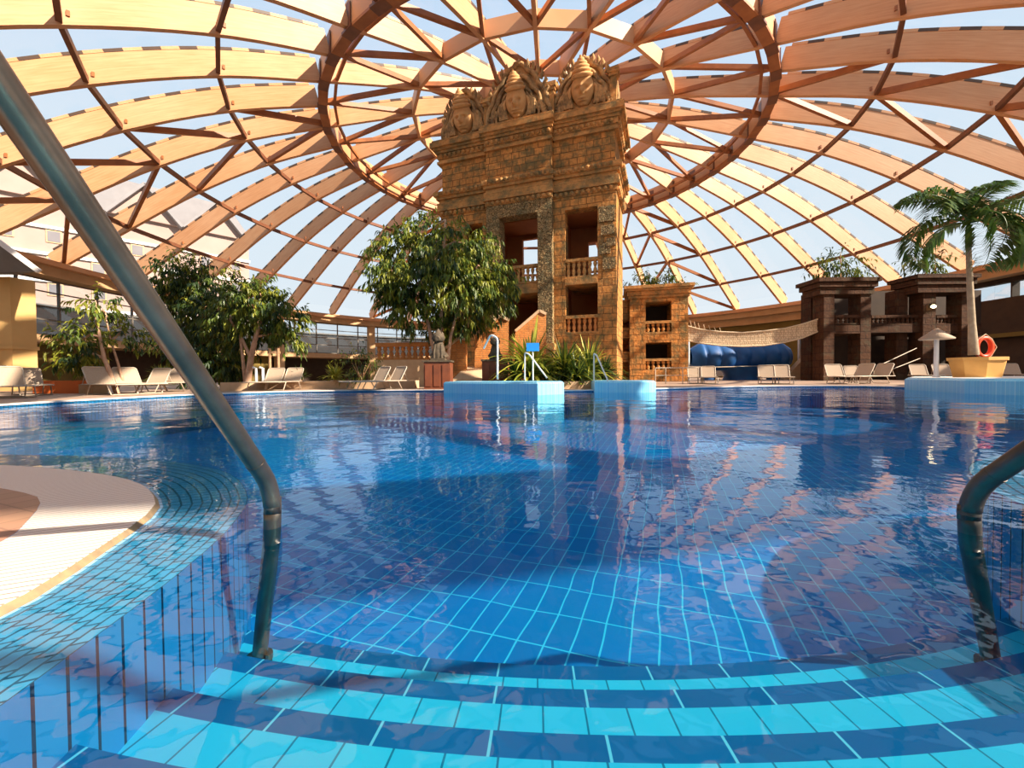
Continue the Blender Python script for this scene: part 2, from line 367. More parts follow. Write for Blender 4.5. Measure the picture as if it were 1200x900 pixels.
def ring_mesh(mb, r, z0, z1, w, n=40, m=0, step=1):
    for i in range(0, n, step):
        a, b = TH(i), TH(i + step)
        p = [dp(a, r - w / 2, z0), dp(b, r - w / 2, z0), dp(b, r + w / 2, z0), dp(a, r + w / 2, z0)]
        mb.hexa(p + [q + Vector((0, 0, z1 - z0)) for q in p], m)
zr = lag(14.62)
mb = MB(); ring_mesh(mb, 14.62, zr - .05, zr + 1.25, .34); mb.build('compression_ring', M['timber'], roof)
mb = MB(); ring_mesh(mb, 14.62, zr - .2, zr - .06, .5); mb.build('ring_flange', M['timber_dark'], roof)
for i in range(40):
    T_ = Matrix.Translation(dp(TH(i), 14.62, zr - .21)) @ Matrix.Rotation(TH(i), 4, 'Z'); mb = MB()
    mb.box(-.45, .45, -.27, .27, 0, .12, 0, T_); mb.box(-.3, .3, -.2, -.15, .1, 1.25, 0, T_); mb.box(-.3, .3, .18, .23, .1, 1.25, 0, T_); mb.build('node_plate', M['steel_brown'], roof)
mb = MB(); ring_mesh(mb, 13.95, zr + .25, zr + .42, .16); mb.build('ring_rail', M['timber_dark'], roof)
mb = MB(); ring_mesh(mb, 9.1, lag(9.1) + .05, lag(9.1) + 1.0, .2, 40, 0, 2); mb.build('inner_ring', M['timber'], roof)
mb = MB(); ring_mesh(mb, 4.5, lag(4.5) + .05, lag(4.5) + .95, .25, 40, 0, 2); mb.build('hub_ring', M['timber'], roof)
for r in (19.48, 24.29, 28.94):
    mb = MB()
    for i in range(40): mb.beam(dp(TH(i), r, dz=.22), dp(TH(i + 1), r, dz=.22), .19, .26, 0)
    for i in range(40): mb.box(-.17, .17, -.05, .05, 0, .2, 1, Matrix.Translation(dp(TH(i), r - .25, dz=.3)) @ Matrix.Rotation(TH(i), 4, 'Z'))
    mb.build('purlin', [M['steel_brown'], M['timber_dark']], roof)
NODES = [14.62, 19.48, 24.29, 28.94, 33.28]
for c in (4, 12, 20, 28, 36):
    for sd in (-1, 1):
        for k in range(4):
            mb = MB(); mb.beam(dp(TH(c), NODES[k], dz=.25), dp(TH(c + sd), NODES[k + 1], dz=.25), .2, .3); mb.build('brace', M['timber_dark'], roof)
for i in range(1, 40, 2):
    for sd in (-1, 1):
        mb = MB(); mb.beam(dp(TH(i), 14.4, dz=.25), dp(TH(i + sd), 9.1, dz=.25), .2, .26); mb.build('inner_brace', M['timber_dark'], roof)
for i in range(0, 40, 4):
    for sd in (-2, 2):
        mb = MB(); mb.beam(dp(TH(i), 4.5, dz=.3), dp(TH(i + sd), 9.1, dz=.3), .2, .26); mb.build('hub_brace', M['timber_dark'], roof)
mb = MB(); RS = [33.9, 31, 28, 25, 22, 19, 16.5, 14.6, 12, 9.1, 6.5, 4.4, 0.05]
rows = [[dp(TH(i), r, dz=1.62 if r > 14.7 else 1.5) for i in range(40)] for r in RS]
mb.grid(rows, 0, True, False); mb.build('glazing', M['dome_glass'], roof)
# ring beam the ribs stand on
def arcbox(mb, th0, th1, r0, r1, z0, z1, m=0, n=None):
    n = n or max(1, int(abs(th1 - th0) / .08))
    for k in range(n):
        a = th0 + (th1 - th0) * k / n; b = th0 + (th1 - th0) * (k + 1) / n
        p = [dp(a, r0, z0), dp(a, r1, z0), dp(b, r1, z0), dp(b, r0, z0)]
        mb.hexa(p + [q + Vector((0, 0, z1 - z0)) for q in p], m)
mb = MB(); arcbox(mb, PI, -PI, 32.9, 34.4, 7.35, 8.45, 0, 80); arcbox(mb, PI, -PI, 32.5, 32.9, 8.0, 8.3, 1, 80)
tag(mb.build('trim_1', [M['fascia'], M['timber']]), 'beige ring beam at the foot of the dome carrying the rib ends', 'trim', kind='structure')

# ------------------------------------------------------------------ pool outline
def cat(P, n):    # Catmull-Rom resample to n points of equal arc length
    P = [Vector(p).to_2d() if len(p) > 2 else Vector(p) for p in P]; Q = []
    for i in range(len(P) - 1):
        a, b, c, d = P[max(i - 1, 0)], P[i], P[i + 1], P[min(i + 2, len(P) - 1)]
        for k in range(10):
            t = k / 10; Q.append(.5 * ((2 * b) + (c - a) * t + (2 * a - 5 * b + 4 * c - d) * t * t + (3 * b - a - 3 * c + d) * t**3))
    Q.append(P[-1]); L = [0]
    for i in range(1, len(Q)): L.append(L[-1] + (Q[i] - Q[i - 1]).length)
    R = []; j = 0
    for k in range(n):
        s = L[-1] * k / (n - 1)
        while j < len(Q) - 2 and L[j + 1] < s: j += 1
        f = (s - L[j]) / max(1e-9, L[j + 1] - L[j]); R.append(Q[j].lerp(Q[j + 1], min(1, f)))
    return R
EL = cat([(-8.6, 4.6), (-6.5, 3.75), (-4.05, 3.3), (-3.26, 3.19), (-2.5, 2.98), (-1.82, 2.62), (-1.338, 2.09), (-1.137, 1.685), (-1.05, 1.41), (-1.0, 1.19), (-.96, .95), (-.92, .6), (-.9, -.2), (-.9, -1.6)], 70)
GL = cat([(-8.2, 3.4), (-6, 2.75), (-4, 2.52), (-3.0, 2.45), (-2.3, 2.25), (-1.82, 2.02), (-1.475, 1.73), (-1.33, 1.515), (-1.224, 1.247), (-1.148, 1.04), (-1.12, .913), (-1.1, .6), (-1.08, -.2), (-1.08, -1.6)], 70)
BL = cat([(-8, 3.0), (-6, 2.3), (-4, 2.05), (-3, 2.0), (-2.5, 1.93), (-2.3, 1.87), (-2.0, 1.74), (-1.83, 1.6), (-1.68, 1.43), (-1.55, 1.264), (-1.5, 1.1), (-1.45, .8), (-1.42, -.2), (-1.42, -1.6)], 70)
mir = lambda P: [Vector((1.06 - p.x, p.y)) for p in P]
ER, GR_, BR = mir(EL), mir(GL), mir(BL)
FAR = cat([(-8.6, 4.6), (-9.5, 6.0), (-9.6, 7.8), (-9.7, 9.5), (-9.1, 12.0), (-7.3, 14.0), (-4.1, 14.3), (-2.2, 13.8), (0, 13.0), (1.96, 12.6), (4.7, 13.6), (6.8, 14.5), (9.45, 15.3), (11.9, 14.5), (12.5, 13.2), (11.6, 11.4), (11.0, 9.9), (11.1, 8.6), (11.0, 6.5), (9.44, 4.6)], 110)
POOL = EL[::-1][:-1] + FAR[:-1] + ER           # E edge
HOLE = [Vector((10.4, -1.6)), Vector((-9.5, -1.6)), Vector((-9.5, 3.4)), Vector((-8.75, 4.4))] + FAR[1:-1] + [Vector((9.6, 4.4)), Vector((10.4, 3.4))]
WAT = GL[::-1] + FAR[1:-1] + GR_
from mathutils.geometry import tessellate_polygon
def flat(name, outlines, z, m, **kw):
    pts = [p for o in outlines for p in o]
    tr = tessellate_polygon([[Vector((p[0], p[1], 0)) for p in o] for o in outlines])
    mb = MB(); mb.v = [(p[0], p[1], z) for p in pts]
    for t in tr:
        a, b, c = (Vector(pts[i][:2]) for i in t)
        if (b - a).cross(c - a) < 0: t = (t[0], t[2], t[1])
        mb.f.append(tuple(t)); mb.m.append(0); mb.uv.append(None); mb.sm.append(False)
    return tag(mb.build(name, m), **kw)
flat('pool_floor', [POOL], -.75, M['poolfloor'], label='blue tiled floor of the swimming pool under the water', cat='pool floor', kind='structure')
wat = flat('water', [WAT], 0, M['water'], label='clear blue rippling water filling the swimming pool', cat='water', kind='stuff')
outer = [dp(TH(i / 2), 36.5, 0).to_2d() for i in range(80)]
flat('floor', [outer, HOLE], .06, M['deck'], label='beige tiled deck around the swimming pool', cat='floor', kind='structure')
# pool walls
mb = MB(); arc = 0
for k in range(len(POOL) - 1):
    a, b = POOL[k], POOL[k + 1]; L = (b - a).length; far = 69 <= k < 69 + 109
    zt = .05 if far else -.07
    mb.poly([(a.x, a.y, zt), (b.x, b.y, zt), (b.x, b.y, -.76), (a.x, a.y, -.76)], 0, [(arc, zt), (arc + L, zt), (arc + L, -.76), (arc, -.76)]); arc += L
tag(mb.build('pool_wall', M['poolwall']), 'blue tiled side wall of the pool below the waterline', 'pool wall', kind='structure')
mb = MB()
for k in range(len(FAR) - 1):
    a, b = FAR[k], FAR[k + 1]; d = (b - a).normalized(); nrm = Vector((-d.y, d.x))
    if k == 0: pn = nrm
    d2 = (FAR[min(k + 2, len(FAR) - 1)] - a).normalized(); n2 = Vector((-d2.y, d2.x))
    A0, B0 = a - pn * .03, b - n2 * .03; A1, B1 = a + pn * .07, b + n2 * .07
    p = [(A0.x, A0.y, .035), (B0.x, B0.y, .035), (B1.x, B1.y, .035), (A1.x, A1.y, .035)]
    mb.hexa(p + [(x, y, .068) for x, y, _ in p]); pn = n2
tag(mb.build('trim_2', M['coping']), 'white coping line along the far pool edge', 'trim', kind='structure')
# rounded corners beside the steps: mosaic curb, grating, brown deck
def strip(name, A, B, za, zb, m, rows, lab, catg, thick=.0):
    mb = MB(); arc = [0]
    for k in range(1, len(A)): arc.append(arc[-1] + ((A[k] + B[k]) / 2 - (A[k - 1] + B[k - 1]) / 2).length)
    n = rows; G = []
    for i in range(n + 1):
        f = i / n; G.append([Vector((A[k].x * (1 - f) + B[k].x * f, A[k].y * (1 - f) + B[k].y * f, za + (zb - za) * f)) for k in range(len(A))])
    W = [(A[k] - B[k]).length for k in range(len(A))]; wm = .30
    mb.grid(G, 0, False, True, lambda i, j: (arc[j], wm * i / n))
    if thick:
        mb.grid([[(p[0], p[1], p[2] - thick) for p in G[0]], G[0]], 0, False, False, lambda i, j: (arc[j], i * thick))
    return tag(mb.build(name, m), lab, catg, kind='structure')
for (E_, G_, B_, sd) in ((EL, GL, BL, 'left'), (ER, GR_, BR, 'right')):
    strip('trim_3' if sd == 'left' else 'trim_4', E_, G_, -.07, .002, M['band'], 6, f'sloping pale blue mosaic pool curb beside the steps, {sd} side', 'trim')
    rim = [g.lerp(b, .04) for g, b in zip(G_, B_)]
    strip('trim_5' if sd == 'left' else 'trim_6', G_, rim, .003, .02, M['bandrim'], 1, f'thin brown rim between mosaic curb and grating, {sd} side', 'trim')
    strip('trim_7' if sd == 'left' else 'trim_8', rim, B_, .022, .03, M['grating'], 2, f'white slatted overflow grating following the curved curb, {sd} side', 'trim', .02)
    # inner deck patch
    B2 = [b for b in B_]
    poly = B2 + ([Vector((-9.5, -1.6)), Vector((-9.5, 3.4))] if sd == 'left' else [Vector((10.4, -1.6)), Vector((10.4, 3.4))])
    flat('floor_patch', [poly], .031, M['deckbrown'], label=f'brown fine tiled deck inside the curved grating, {sd} side', cat='floor', kind='structure')

# steps down into the pool
SCX, SCY = .47, 7.25
mb = MB(); N = 48; R = [(5.63, -.63), (5.91, -.51), (6.22, -.39), (6.52, -.27), (6.82, -.15)]
def sp_(r, a, z): return Vector((SCX + r * math.sin(a), SCY - r * math.cos(a), z))
for k, (r, z) in enumerate(R):
    r2 = R[k + 1][0] if k + 1 < len(R) else 8.2
    z0 = R[k - 1][1] if k else -.75
    amax = .36
    A = [(-amax + 2 * amax * j / N) for j in range(N + 1)]
    nz = .075; uvn = lambda i, j: (A[j] * r + 10.1, .5 + i * nz); uvt = lambda i, j: (A[j] * r + 10.03, .01 + .3 * i)
    mb.grid([[sp_(r, a, z0) for a in A], [sp_(r, a, z) for a in A]], 1, False, False, uvn)
    mb.grid([[sp_(r, a, z) for a in A], [sp_(r + nz, a, z) for a in A]], 1, False, False, uvn)
    mb.grid([[sp_(r + nz, a, z) for a in A], [sp_(r2, a, z) for a in A]], 0, False, False, uvt)
tag(mb.build('pool_steps', [M['tread'], M['nosing']]), 'curved underwater steps of pale tiles with dark blue nosings', 'steps', kind='structure')
# submerged bench on the far left
mb = MB(); BA = FAR[4:40]; BB = []
for k, p in enumerate(BA):
    c = Vector((0.5, 9)); d = (c - p).normalized(); BB.append(p + d * (1.4 + .5 * math.sin(k / 35 * PI)))
mb.grid([[(p.x, p.y, -.42) for p in BA], [(p.x, p.y, -.42) for p in BB], [(p.x, p.y, -.75) for p in BB]], 0, False, False, lambda i, j: (j * .4, i * .5))
tag(mb.build('pool_bench', M['bench']), 'submerged pale bench along the far left pool wall', 'bench', kind='structure')

# ------------------------------------------------------------------ handrails in the foreground
def handrail(P, label, flange):
    t = thing('handrail', label, 'handrail', (P[-1][0], P[-1][1], P[-1][2]))
    o = Vector(P[-1]); pts = [Vector(p) - o for p in P]; path = []
    for i in range(len(pts)):
        if i in (0, len(pts) - 1): path.append(pts[i]); continue
        a, b, c = pts[i - 1], pts[i], pts[i + 1]; s = .09
        p0 = b + (a - b).normalized() * s; p1 = b + (c - b).normalized() * s
        for k in range(7):
            u = k / 6; path.append(p0 * (1 - u)**2 + b * 2 * u * (1 - u) + p1 * u * u)
    mb = MB(); mb.tube(path, .0275, 24); mb.build('rail_tube', M['steel'], t)
    mb = MB(); mb.tube([pts[-1] + Vector((0, 0, .02)), pts[-1] + Vector((.0, .0, -.005))], .05, 20); mb.tube([pts[-1] + Vector((.05, -.02, .01)), pts[-1] + Vector((.05, -.02, .04))], .014, 10); mb.build('floor_flange', M['steel'], t)
    for k in flange:
        i, f = k; a, b = pts[i], pts[i + 1]; c = a.lerp(b, f); d = (b - a).normalized()
        mb = MB(); mb.tube([c - d * .006, c + d * .006], .0285, 24); mb.build('joint_ring', M['steel'], t)
    return t
a = Vector((-.832, 1.433, .14)); d = Vector((.041, -.533, .552))
handrail([a + d * 3.2, a, Vector((-.832, 1.433, .0)), Vector((-1.04, 1.676, -.63))], 'stainless steel pool handrail rising from the water past the left edge of the steps', [(0, .94), (1, .3)])
a = Vector((1.46, 1.326, .136)); d = Vector((.0, -.533, .552))
handrail([a + d * 3.2, a, Vector((1.46, 1.326, .0)), Vector((1.86, 1.6, -.63))], 'stainless steel pool handrail at the right edge of the steps', [(0, .96), (1, .5)])

# ------------------------------------------------------------------ blue tiled blocks at the far pool edge
def block(pts, z1, label, cat_='pool block'):
    c = sum((Vector(p) for p in pts), Vector((0, 0))) / len(pts)
    mb = MB(); P = [Vector(p) - c for p in pts]; n = len(P)
    ins = [p * (1 - .05 / max(p.length, .1)) for p in P]
    mb.grid([[(p.x, p.y, -.75) for p in P], [(p.x, p.y, z1 - .05) for p in P], [(p.x, p.y, z1) for p in ins]], 0, True, False)
    mb.poly([(p.x, p.y, z1) for p in ins], 1)
    return tag(mb.build('pool_block', [M['bluewall'], M['bluewall']], None, (c.x, c.y, 0)), label, cat_)
g = lambda x, y, z=0: tuple(gr(x, y, z).to_2d())
c0 = g(520, 460.5); c1 = g(630, 463.2); c2 = g(650, 462.5); c3 = (c2[0] + .28, c2[1] + .25)
block([c0, c1, c2, c3, (c3[0] + .15, c3[1] + 1.6), (c0[0] + .3, c0[1] + 1.6)], .345, 'wide light blue mosaic block rising at the far pool edge with blue sign behind it')
d0 = g(697, 459.8); d1 = g(737, 460.5); d2 = g(763, 460.0); d3 = (d2[0] + .22, d2[1] + .25)
block([d0, d1, d2, d3, (d3[0] + .2, d3[1] + 1.6), (d0[0] + .2, d0[1] + 1.8)], .335, 'narrow light blue mosaic block before the small stone tower')
# raised palm platform on the right
pl = [g(1060, 456.5), g(1090, 458.5), g(1130, 461.2), g(1165, 462.5), g(1200, 463.4)]
pl = pl + [(11.6, 7.6), (13.0, 6.0), (17.5, 6.5), (18.0, 13.0), (14.4, 15.0)]
pl = [Vector(p).to_2d() if len(p) > 2 else Vector(p) for p in pl]
mb = MB(); cc = sum(pl, Vector((0, 0))) / len(pl); ins = [p.lerp(cc, .03) for p in pl]
mb.grid([[(p.x, p.y, -.75) for p in pl], [(p.x, p.y, .30) for p in pl], [(p.x, p.y, .36) for p in ins]], 0, True, False); mb.poly([(p.x, p.y, .36) for p in ins], 1)
tag(mb.build('platform', [M['bluewall'], M['coping']]), 'raised light blue mosaic platform with white top under the potted palm', 'platform')

# ------------------------------------------------------------------ outer walls
mb = MB(); arcbox(mb, 2.3, 1.0, 36.4, 36.8, -.1, 3.0, 0); arcbox(mb, 2.3, .22, 33.4, 36.8, 2.95, 3.5, 1); arcbox(mb, 1.0, .22, 36.4, 36.8, -.1, 3.0, 0)
arcbox(mb, 1.75, 1.5, 34.6, 35.2, -.1, 2.95, 2); arcbox(mb, 1.12, 1.05, 34.6, 35.2, -.1, 2.95, 2); arcbox(mb, 1.32, 1.27, 34.6, 35.2, -.1, 2.95, 2)
for th in (1.04, .69, .34): arcbox(mb, th + .012, th - .012, 33.2, 34.0, -.1, 7.4, 1, 1)
tag(mb.build('wall_left', [M['darkwall'], M['fascia'], M['olive']]), 'left hall wall with a dark recess below a beige ledge and pillars', 'wall', kind='structure')
k = 0
for j in range(26):
    t0 = 1.94 - j * .08; t1 = t0 - .08; k += 1
    if t1 < -.05: break
    mb = MB()
    for (za, zb) in ((3.5, 3.62), (4.55, 4.65), (5.45, 5.55), (6.45, 6.53), (7.25, 7.35)): arcbox(mb, t0, t1, 34.0, 34.1, za, zb, 0, 1)
    arcbox(mb, t0, t0 - .003, 33.97, 34.13, 3.5, 7.35, 0, 1)
    o = tag(mb.build(f'window_{k}', M['frame_grey']), None, 'window', kind='structure'); o['label'] = f'grey framed window bay of the glazed gallery along the left wall, bay {k} from the left'
    mb = MB(); mb.poly([dp(t0, 34.05, 3.5), dp(t1, 34.05, 3.5), dp(t1, 34.05, 7.35), dp(t0, 34.05, 7.35)]); mb.build('pane', M['win_glass'], o)
mb = MB(); arcbox(mb, -.05, -1.27, 34.0, 34.5, -.1, 7.4, 0); arcbox(mb, -.05, -1.27, 33.6, 34.0, 6.5, 7.4, 1)
tag(mb.build('wall_back', [M['olive'], M['fascia']]), 'olive yellow back wall behind the net and the blue cover', 'wall', kind='structure')
mb = MB(); arcbox(mb, -1.27, -1.47, 34.0, 34.5, -.1, 7.4, 0); arcbox(mb, -1.47, -2.3, 34.0, 34.5, -.1, 5.9, 0); arcbox(mb, -1.27, -2.3, 33.5, 34.0, 3.0, 3.3, 1); arcbox(mb, -1.47, -2.3, 34.0, 34.5, 7.0, 7.4, 0)
for th in range(9): arcbox(mb, -1.5 - th * .09, -1.503 - th * .09, 33.95, 34.5, 5.9, 7.0, 0, 1)
tag(mb.build('wall_right', [M['darkwall'], M['olive']]), 'dark brown right hall wall under a strip of high windows', 'wall', kind='structure')
mb = MB(); arcbox(mb, -1.47, -2.3, 34.25, 34.28, 5.9, 7.0, 0)
tag(mb.build('window_40', M['win_glass']), 'high strip of clear glass above the dark right wall', 'window', kind='structure')

mb = MB(); arcbox(mb, PI, 2.3, 34.0, 34.6, -.1, 7.4, 0)
tag(mb.build('wall_front', [M['fascia']]), 'beige hall wall behind the photographer, left of the steps', 'wall', kind='structure')
# ------------------------------------------------------------------ outside
mb = MB(); arcbox(mb, PI, -PI, 36.4, 260, -.5, -.3, 0, 64)
tag(mb.build('ground', M['ground']), 'open ground outside the glass hall', 'ground', kind='structure')
def hotel(name, loc, rz, wx, dy, h, label, m, gables):
    t = thing(name, label, 'building', loc, rz)
    mb = MB(); mb.box(-wx / 2, wx / 2, 0, dy, 0, h)
    for gx in gables: mb.vprism([(gx - 4, h), (gx + 4, h), (gx, h + 5)], -.6, dy * .5)
    mb.build('wall', m, t)
    mb = MB(); mb.vprism([(-wx / 2 - 1, h), (wx / 2 + 1, h), (wx / 2 - 3, h + 5.5), (-wx / 2 + 3, h + 5.5)], .3, dy + .6)
    for gx in gables:
        for sgn in (-1, 1): mb.beam((gx, -.9, h + 5.2), (gx + sgn * 4.4, -.9, h - .2), .4, 1.4, 0, (0, 1, 0))
    mb.build('roof', M['hotelroof'], t)
    nx = int(wx // 4.2); nz = int(h // 3.6)
    for a in range(nx):
        for b in range(nz):
            x = -wx / 2 + 2.1 + a * (wx - 4.2) / max(1, nx - 1); z = 1.4 + b * 3.6
            mb = MB(); mb.box(x - .75, x + .75, -.12, .05, z, z + 1.7); win = mb.build('window', M['kerb'], t)
            mb = MB(); mb.box(x - .6, x + .6, -.16, -.13, z + .15, z + 1.55); mb.build('pane', M['hotelglass'], win)
    for b in range(nz):
        mb = MB(); mb.box(-wx / 2 - .1, wx / 2 + .1, -.3, .0, b * 3.6 + 3.2, b * 3.6 + 3.6); mb.build('cornice', M['white'], t)
    return t
hotel('hotel_building', (-58, 62, -.3), math.radians(48), 34, 14, 25, 'pale pink hotel with gabled roof seen through the dome panes at far left', M['hotel'], (-9, 3, 12))
hotel('hotel_building', (-70, 36, -.3), math.radians(78), 22, 14, 27, 'grey gabled hotel wing nearest the left edge beyond the dome panes', M['hotel2'], (-4, 6))
t = thing('annex_building', 'low dark annex outside the glazed gallery on the left', 'building', (0, 0, 0))
mb = MB(); arcbox(mb, 2.2, .2, 42, 46, -.3, 6.7); mb.build('wall', M['black'], t)
mb = MB(); arcbox(mb, 2.2, .2, 41.8, 46.2, 6.7, 6.9); mb.build('roof', M['canopy'], t)

# ------------------------------------------------------------------ temple tower
TA = math.radians(-20); TC = at(722, 200, 22.0)
tow = thing('temple_tower', 'tall ochre stone temple tower with three carved faces under the dome centre', 'tower', (TC.x, TC.y, .06), TA)
ZG = -.06       # local z = world z - .06
mb = MB()
def B(u0, u1, v0, v1, z0, z1, m=0): mb.box(u0, u1, v0, v1, z0 + ZG, z1 + ZG, m)
B(-10.4, -8.8, 0, .7, .06, 10.2); B(-8.8, -7.65, 0, .7, .06, 5.7); B(-8.8, -7.65, 0, .7, 9.5, 10.2); B(-7.65, -7.2, 0, .7, .06, 10.2)
B(-3.4, -2.73, 0, .7, .06, 10.2); B(-2.73, -.98, 0, .7, 9.5, 10.2); B(-2.73, -.98, 0, .7, .06, 2.75); B(-.98, 0, 0, .7, .06, 10.2)
B(-6.45, -4.2, 0.05, .6, .06, 2.6)
B(-.55, -.0, .7, 3.5, .06, 10.2); B(-10.4, -9.8, .7, 3.5, .06, 10.2)
mb.build('wall', M['stone'], tow)
mb = MB(); B(-7.25, -6.45, -.35, .5, .06, 9.5); B(-4.2, -3.38, -.35, .5, .06, 9.5); B(-7.25, -3.38, -.35, .5, 9.5, 10.22)
mb.build('carved_frame', M['carved'], tow)
for u_ in (-4.35, -7.35):
    mb = MB(); B(u_, u_ + 1.1, -.5, .5, 1.9, 2.25); B(u_ + .05, u_ + 1.05, -.45, .5, 1.4, 1.9); mb.build('plinth', M['stoneplain'], tow)
mb = MB(); B(-.9, -.08, -.08, .0, 8.6, 9.4); B(-.8, -.1, -.08, 0, 7.9, 8.4); B(-.7, -.05, -.07, 0, 6.1, 6.7); B(-.9, -.3, -.07, 0, 6.9, 7.5); B(-.5, -.05, -.09, 0, 7.3, 7.7)
mb.build('relief_panel', M['carved'], tow)
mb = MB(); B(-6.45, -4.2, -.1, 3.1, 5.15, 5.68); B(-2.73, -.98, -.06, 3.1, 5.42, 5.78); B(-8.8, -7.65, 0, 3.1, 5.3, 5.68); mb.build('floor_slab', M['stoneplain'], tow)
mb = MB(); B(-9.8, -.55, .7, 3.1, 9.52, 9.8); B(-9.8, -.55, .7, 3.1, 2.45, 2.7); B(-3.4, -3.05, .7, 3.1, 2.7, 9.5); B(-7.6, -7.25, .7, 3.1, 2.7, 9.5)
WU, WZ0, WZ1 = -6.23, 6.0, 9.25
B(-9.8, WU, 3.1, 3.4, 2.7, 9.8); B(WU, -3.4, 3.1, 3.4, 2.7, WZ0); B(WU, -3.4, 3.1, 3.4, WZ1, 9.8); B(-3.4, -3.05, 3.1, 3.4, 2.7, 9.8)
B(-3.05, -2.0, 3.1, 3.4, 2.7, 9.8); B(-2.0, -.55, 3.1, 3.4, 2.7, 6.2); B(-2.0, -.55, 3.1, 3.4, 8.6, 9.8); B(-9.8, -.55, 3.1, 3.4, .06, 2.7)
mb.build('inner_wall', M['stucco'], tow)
mb = MB(); B(-10.3, -.05, .05, 3.4, 10.2, 14.2); B(-7.25, -3.38, -.3, .1, 10.2, 14.2); mb.build('attic', M['stone'], tow)
def cornice(layers, m, name):
    mb2 = MB()
    for (u0, u1, off) in ((-10.4, -7.25, 0), (-7.25, -3.38, -.33), (-3.38, 0, 0)):
        for (z0, z1, p, bead) in layers:
            e1 = p if u1 == 0 else (p * .5 if off else 0); e0 = p if u0 == -10.4 else (p * .5 if off else 0)
            mb2.box(u0 - e0, u1 + e1, off - p, 3.4 + p if off == 0 else .3, z0 + ZG, z1 + ZG)
            if bead:
                u = u0 + .15
                while u < u1:
                    mb2.lathe([(.02, -.12), (.1, -.08), (.125, 0), (.1, .08), (.02, .12)], 7, (u, off - p - .02, (z0 + z1) / 2 + ZG)); u += .30
                if u1 == 0:
                    v = .2
                    while v < 3.4: mb2.lathe([(.02, -.12), (.1, -.08), (.125, 0), (.1, .08), (.02, .12)], 7, (p + .02, v, (z0 + z1) / 2 + ZG)); v += .3
    return mb2.build(name, m, tow)
cornice([(10.2, 10.46, .08, True), (10.46, 10.62, .22, False), (10.62, 10.95, .16, False), (10.95, 11.15, .06, False), (11.15, 11.32, .2, False), (11.32, 11.58, .32, True)], M['stoneplain'], 'cornice')
cornice([(13.3, 13.45, .14, False), (13.45, 13.6, .06, False), (13.6, 13.9, .12, True), (13.9, 14.05, .22, False), (14.05, 14.18, .32, False), (14.18, 14.48, .46, False), (14.48, 14.62, .36, False)], M['stoneplain'], 'cornice')
def baluster_mb(h, r):
    mb2 = MB(); mb2.lathe([(r * .9, 0), (r * .9, h * .08), (r * .55, h * .12), (r * .95, h * .3), (r * .75, h * .48), (r * .45, h * .55), (r * .8, h * .7), (r * .95, h * .82), (r * .6, h * .92), (r * .95, h * .94), (r * .95, h)], 9)
    return mb2
def balustrade(parent, u0, u1, v, z0, h, n, m, mr):
    mb2 = MB(); mb2.box(u0, u1, v - .16, v + .16, z0 + h - .16, z0 + h); mb2.box(u0, u1, v - .14, v + .14, z0, z0 + .1); mb2.build('balustrade_rail', mr, parent)
    proto = None
    for k in range(n):
        u = u0 + (u1 - u0) * (k + .5) / n
        if proto is None: o = proto = baluster_mb(h - .24, min(.13, (u1 - u0) / n * .42)).build('baluster', m, parent)
        else: o = proto.copy(); COL.objects.link(o)
        o.location = (u, v, z0 + .09)
balustrade(tow, -6.45, -4.2, .1, 5.66, 1.05, 8, M['stoneplain'], M['stoneplain'])
balustrade(tow, -2.73, -.98, .15, 5.72, 1.05, 6, M['stoneplain'], M['stoneplain'])
balustrade(tow, -2.73, -.98, .15, 2.7, 1.0, 6, M['terra'], M['stoneplain'])
# carved pediments with heads
def ga(x, c, s): return math.exp(-((x - c) / s)**2)
def head_mb():
    mb2 = MB(); rows = []; NU, NV = 72, 64
    for i in range(NV + 1):
        ph = PI * i / NV; zz = -math.cos(ph); row = []; wid = math.sin(ph)
        jaw = 1 - .28 * max(0, -zz)**1.5
        for j in range(NU):
            a = 2 * PI * j / NU; x = math.cos(a) * wid * jaw; y = -math.sin(a) * wid
            fr = max(0, -y) if wid > 0 else 0; d = 0
            if y < 0:
                d += .34 * ga(x, 0, .14) * (ga(zz, -.12, .13) + .6 * ga(zz, .08, .2))        # nose
                d += .05 * ga(abs(x), .34, .25) * ga(zz, .26, .07) - .17 * ga(abs(x), .34, .18) * ga(zz, .12, .09) + .05 * ga(abs(x), .34, .1) * ga(zz, .11, .045)
                d += .15 * ga(x, 0, .3) * (ga(zz, -.42, .05) + ga(zz, -.56, .05)) - .12 * ga(x, 0, .34) * ga(zz, -.49, .03) - .06 * ga(x, 0, .3) * ga(zz, -.68, .05)
                d += .05 * ga(abs(x), .45, .2) * ga(zz, -.22, .18) + .08 * ga(x, 0, .25) * ga(zz, -.78, .12)
            row.append(Vector((x * .62, (y * .8 - 2.0 * d * (1 if y < 0 else 0)) * .52, zz * .95)))
        rows.append(row)
    mb2.grid(rows, 0, True, True)
    # tiered crown and long ears
    for (z, r) in ((.74, .58), (.96, .52), (1.16, .43), (1.34, .33), (1.5, .2), (1.64, .08)):
        mb2.lathe([(r * .8, z - .12), (r, z - .02), (r, z + .05), (r * .8, z + .13)], 14, (0, .02, 0))
    for s in (-1, 1):
        mb2.tube([(s * .62, -.02, .25), (s * .72, -.06, .05), (s * .7, -.06, -.3), (s * .62, -.04, -.62), (s * .66, -.06, -.8)], [.05, .1, .08, .07, .1], 7)
    return mb2
def arch(w, h, n, lob, amp, base=.0):
    P = []
    for k in range(n + 1):
        t = k / n; a = PI * t; x = -math.cos(a) * w * (1 - .12 * math.sin(a)); z = base + (math.sin(a)**.8) * h * (.82 + .18 * math.sin(a)**6)
        am = amp * abs(math.sin(a * lob)); P.append((x * (1 + am / max(w, .1)), z + am * math.sin(a)))
    return P
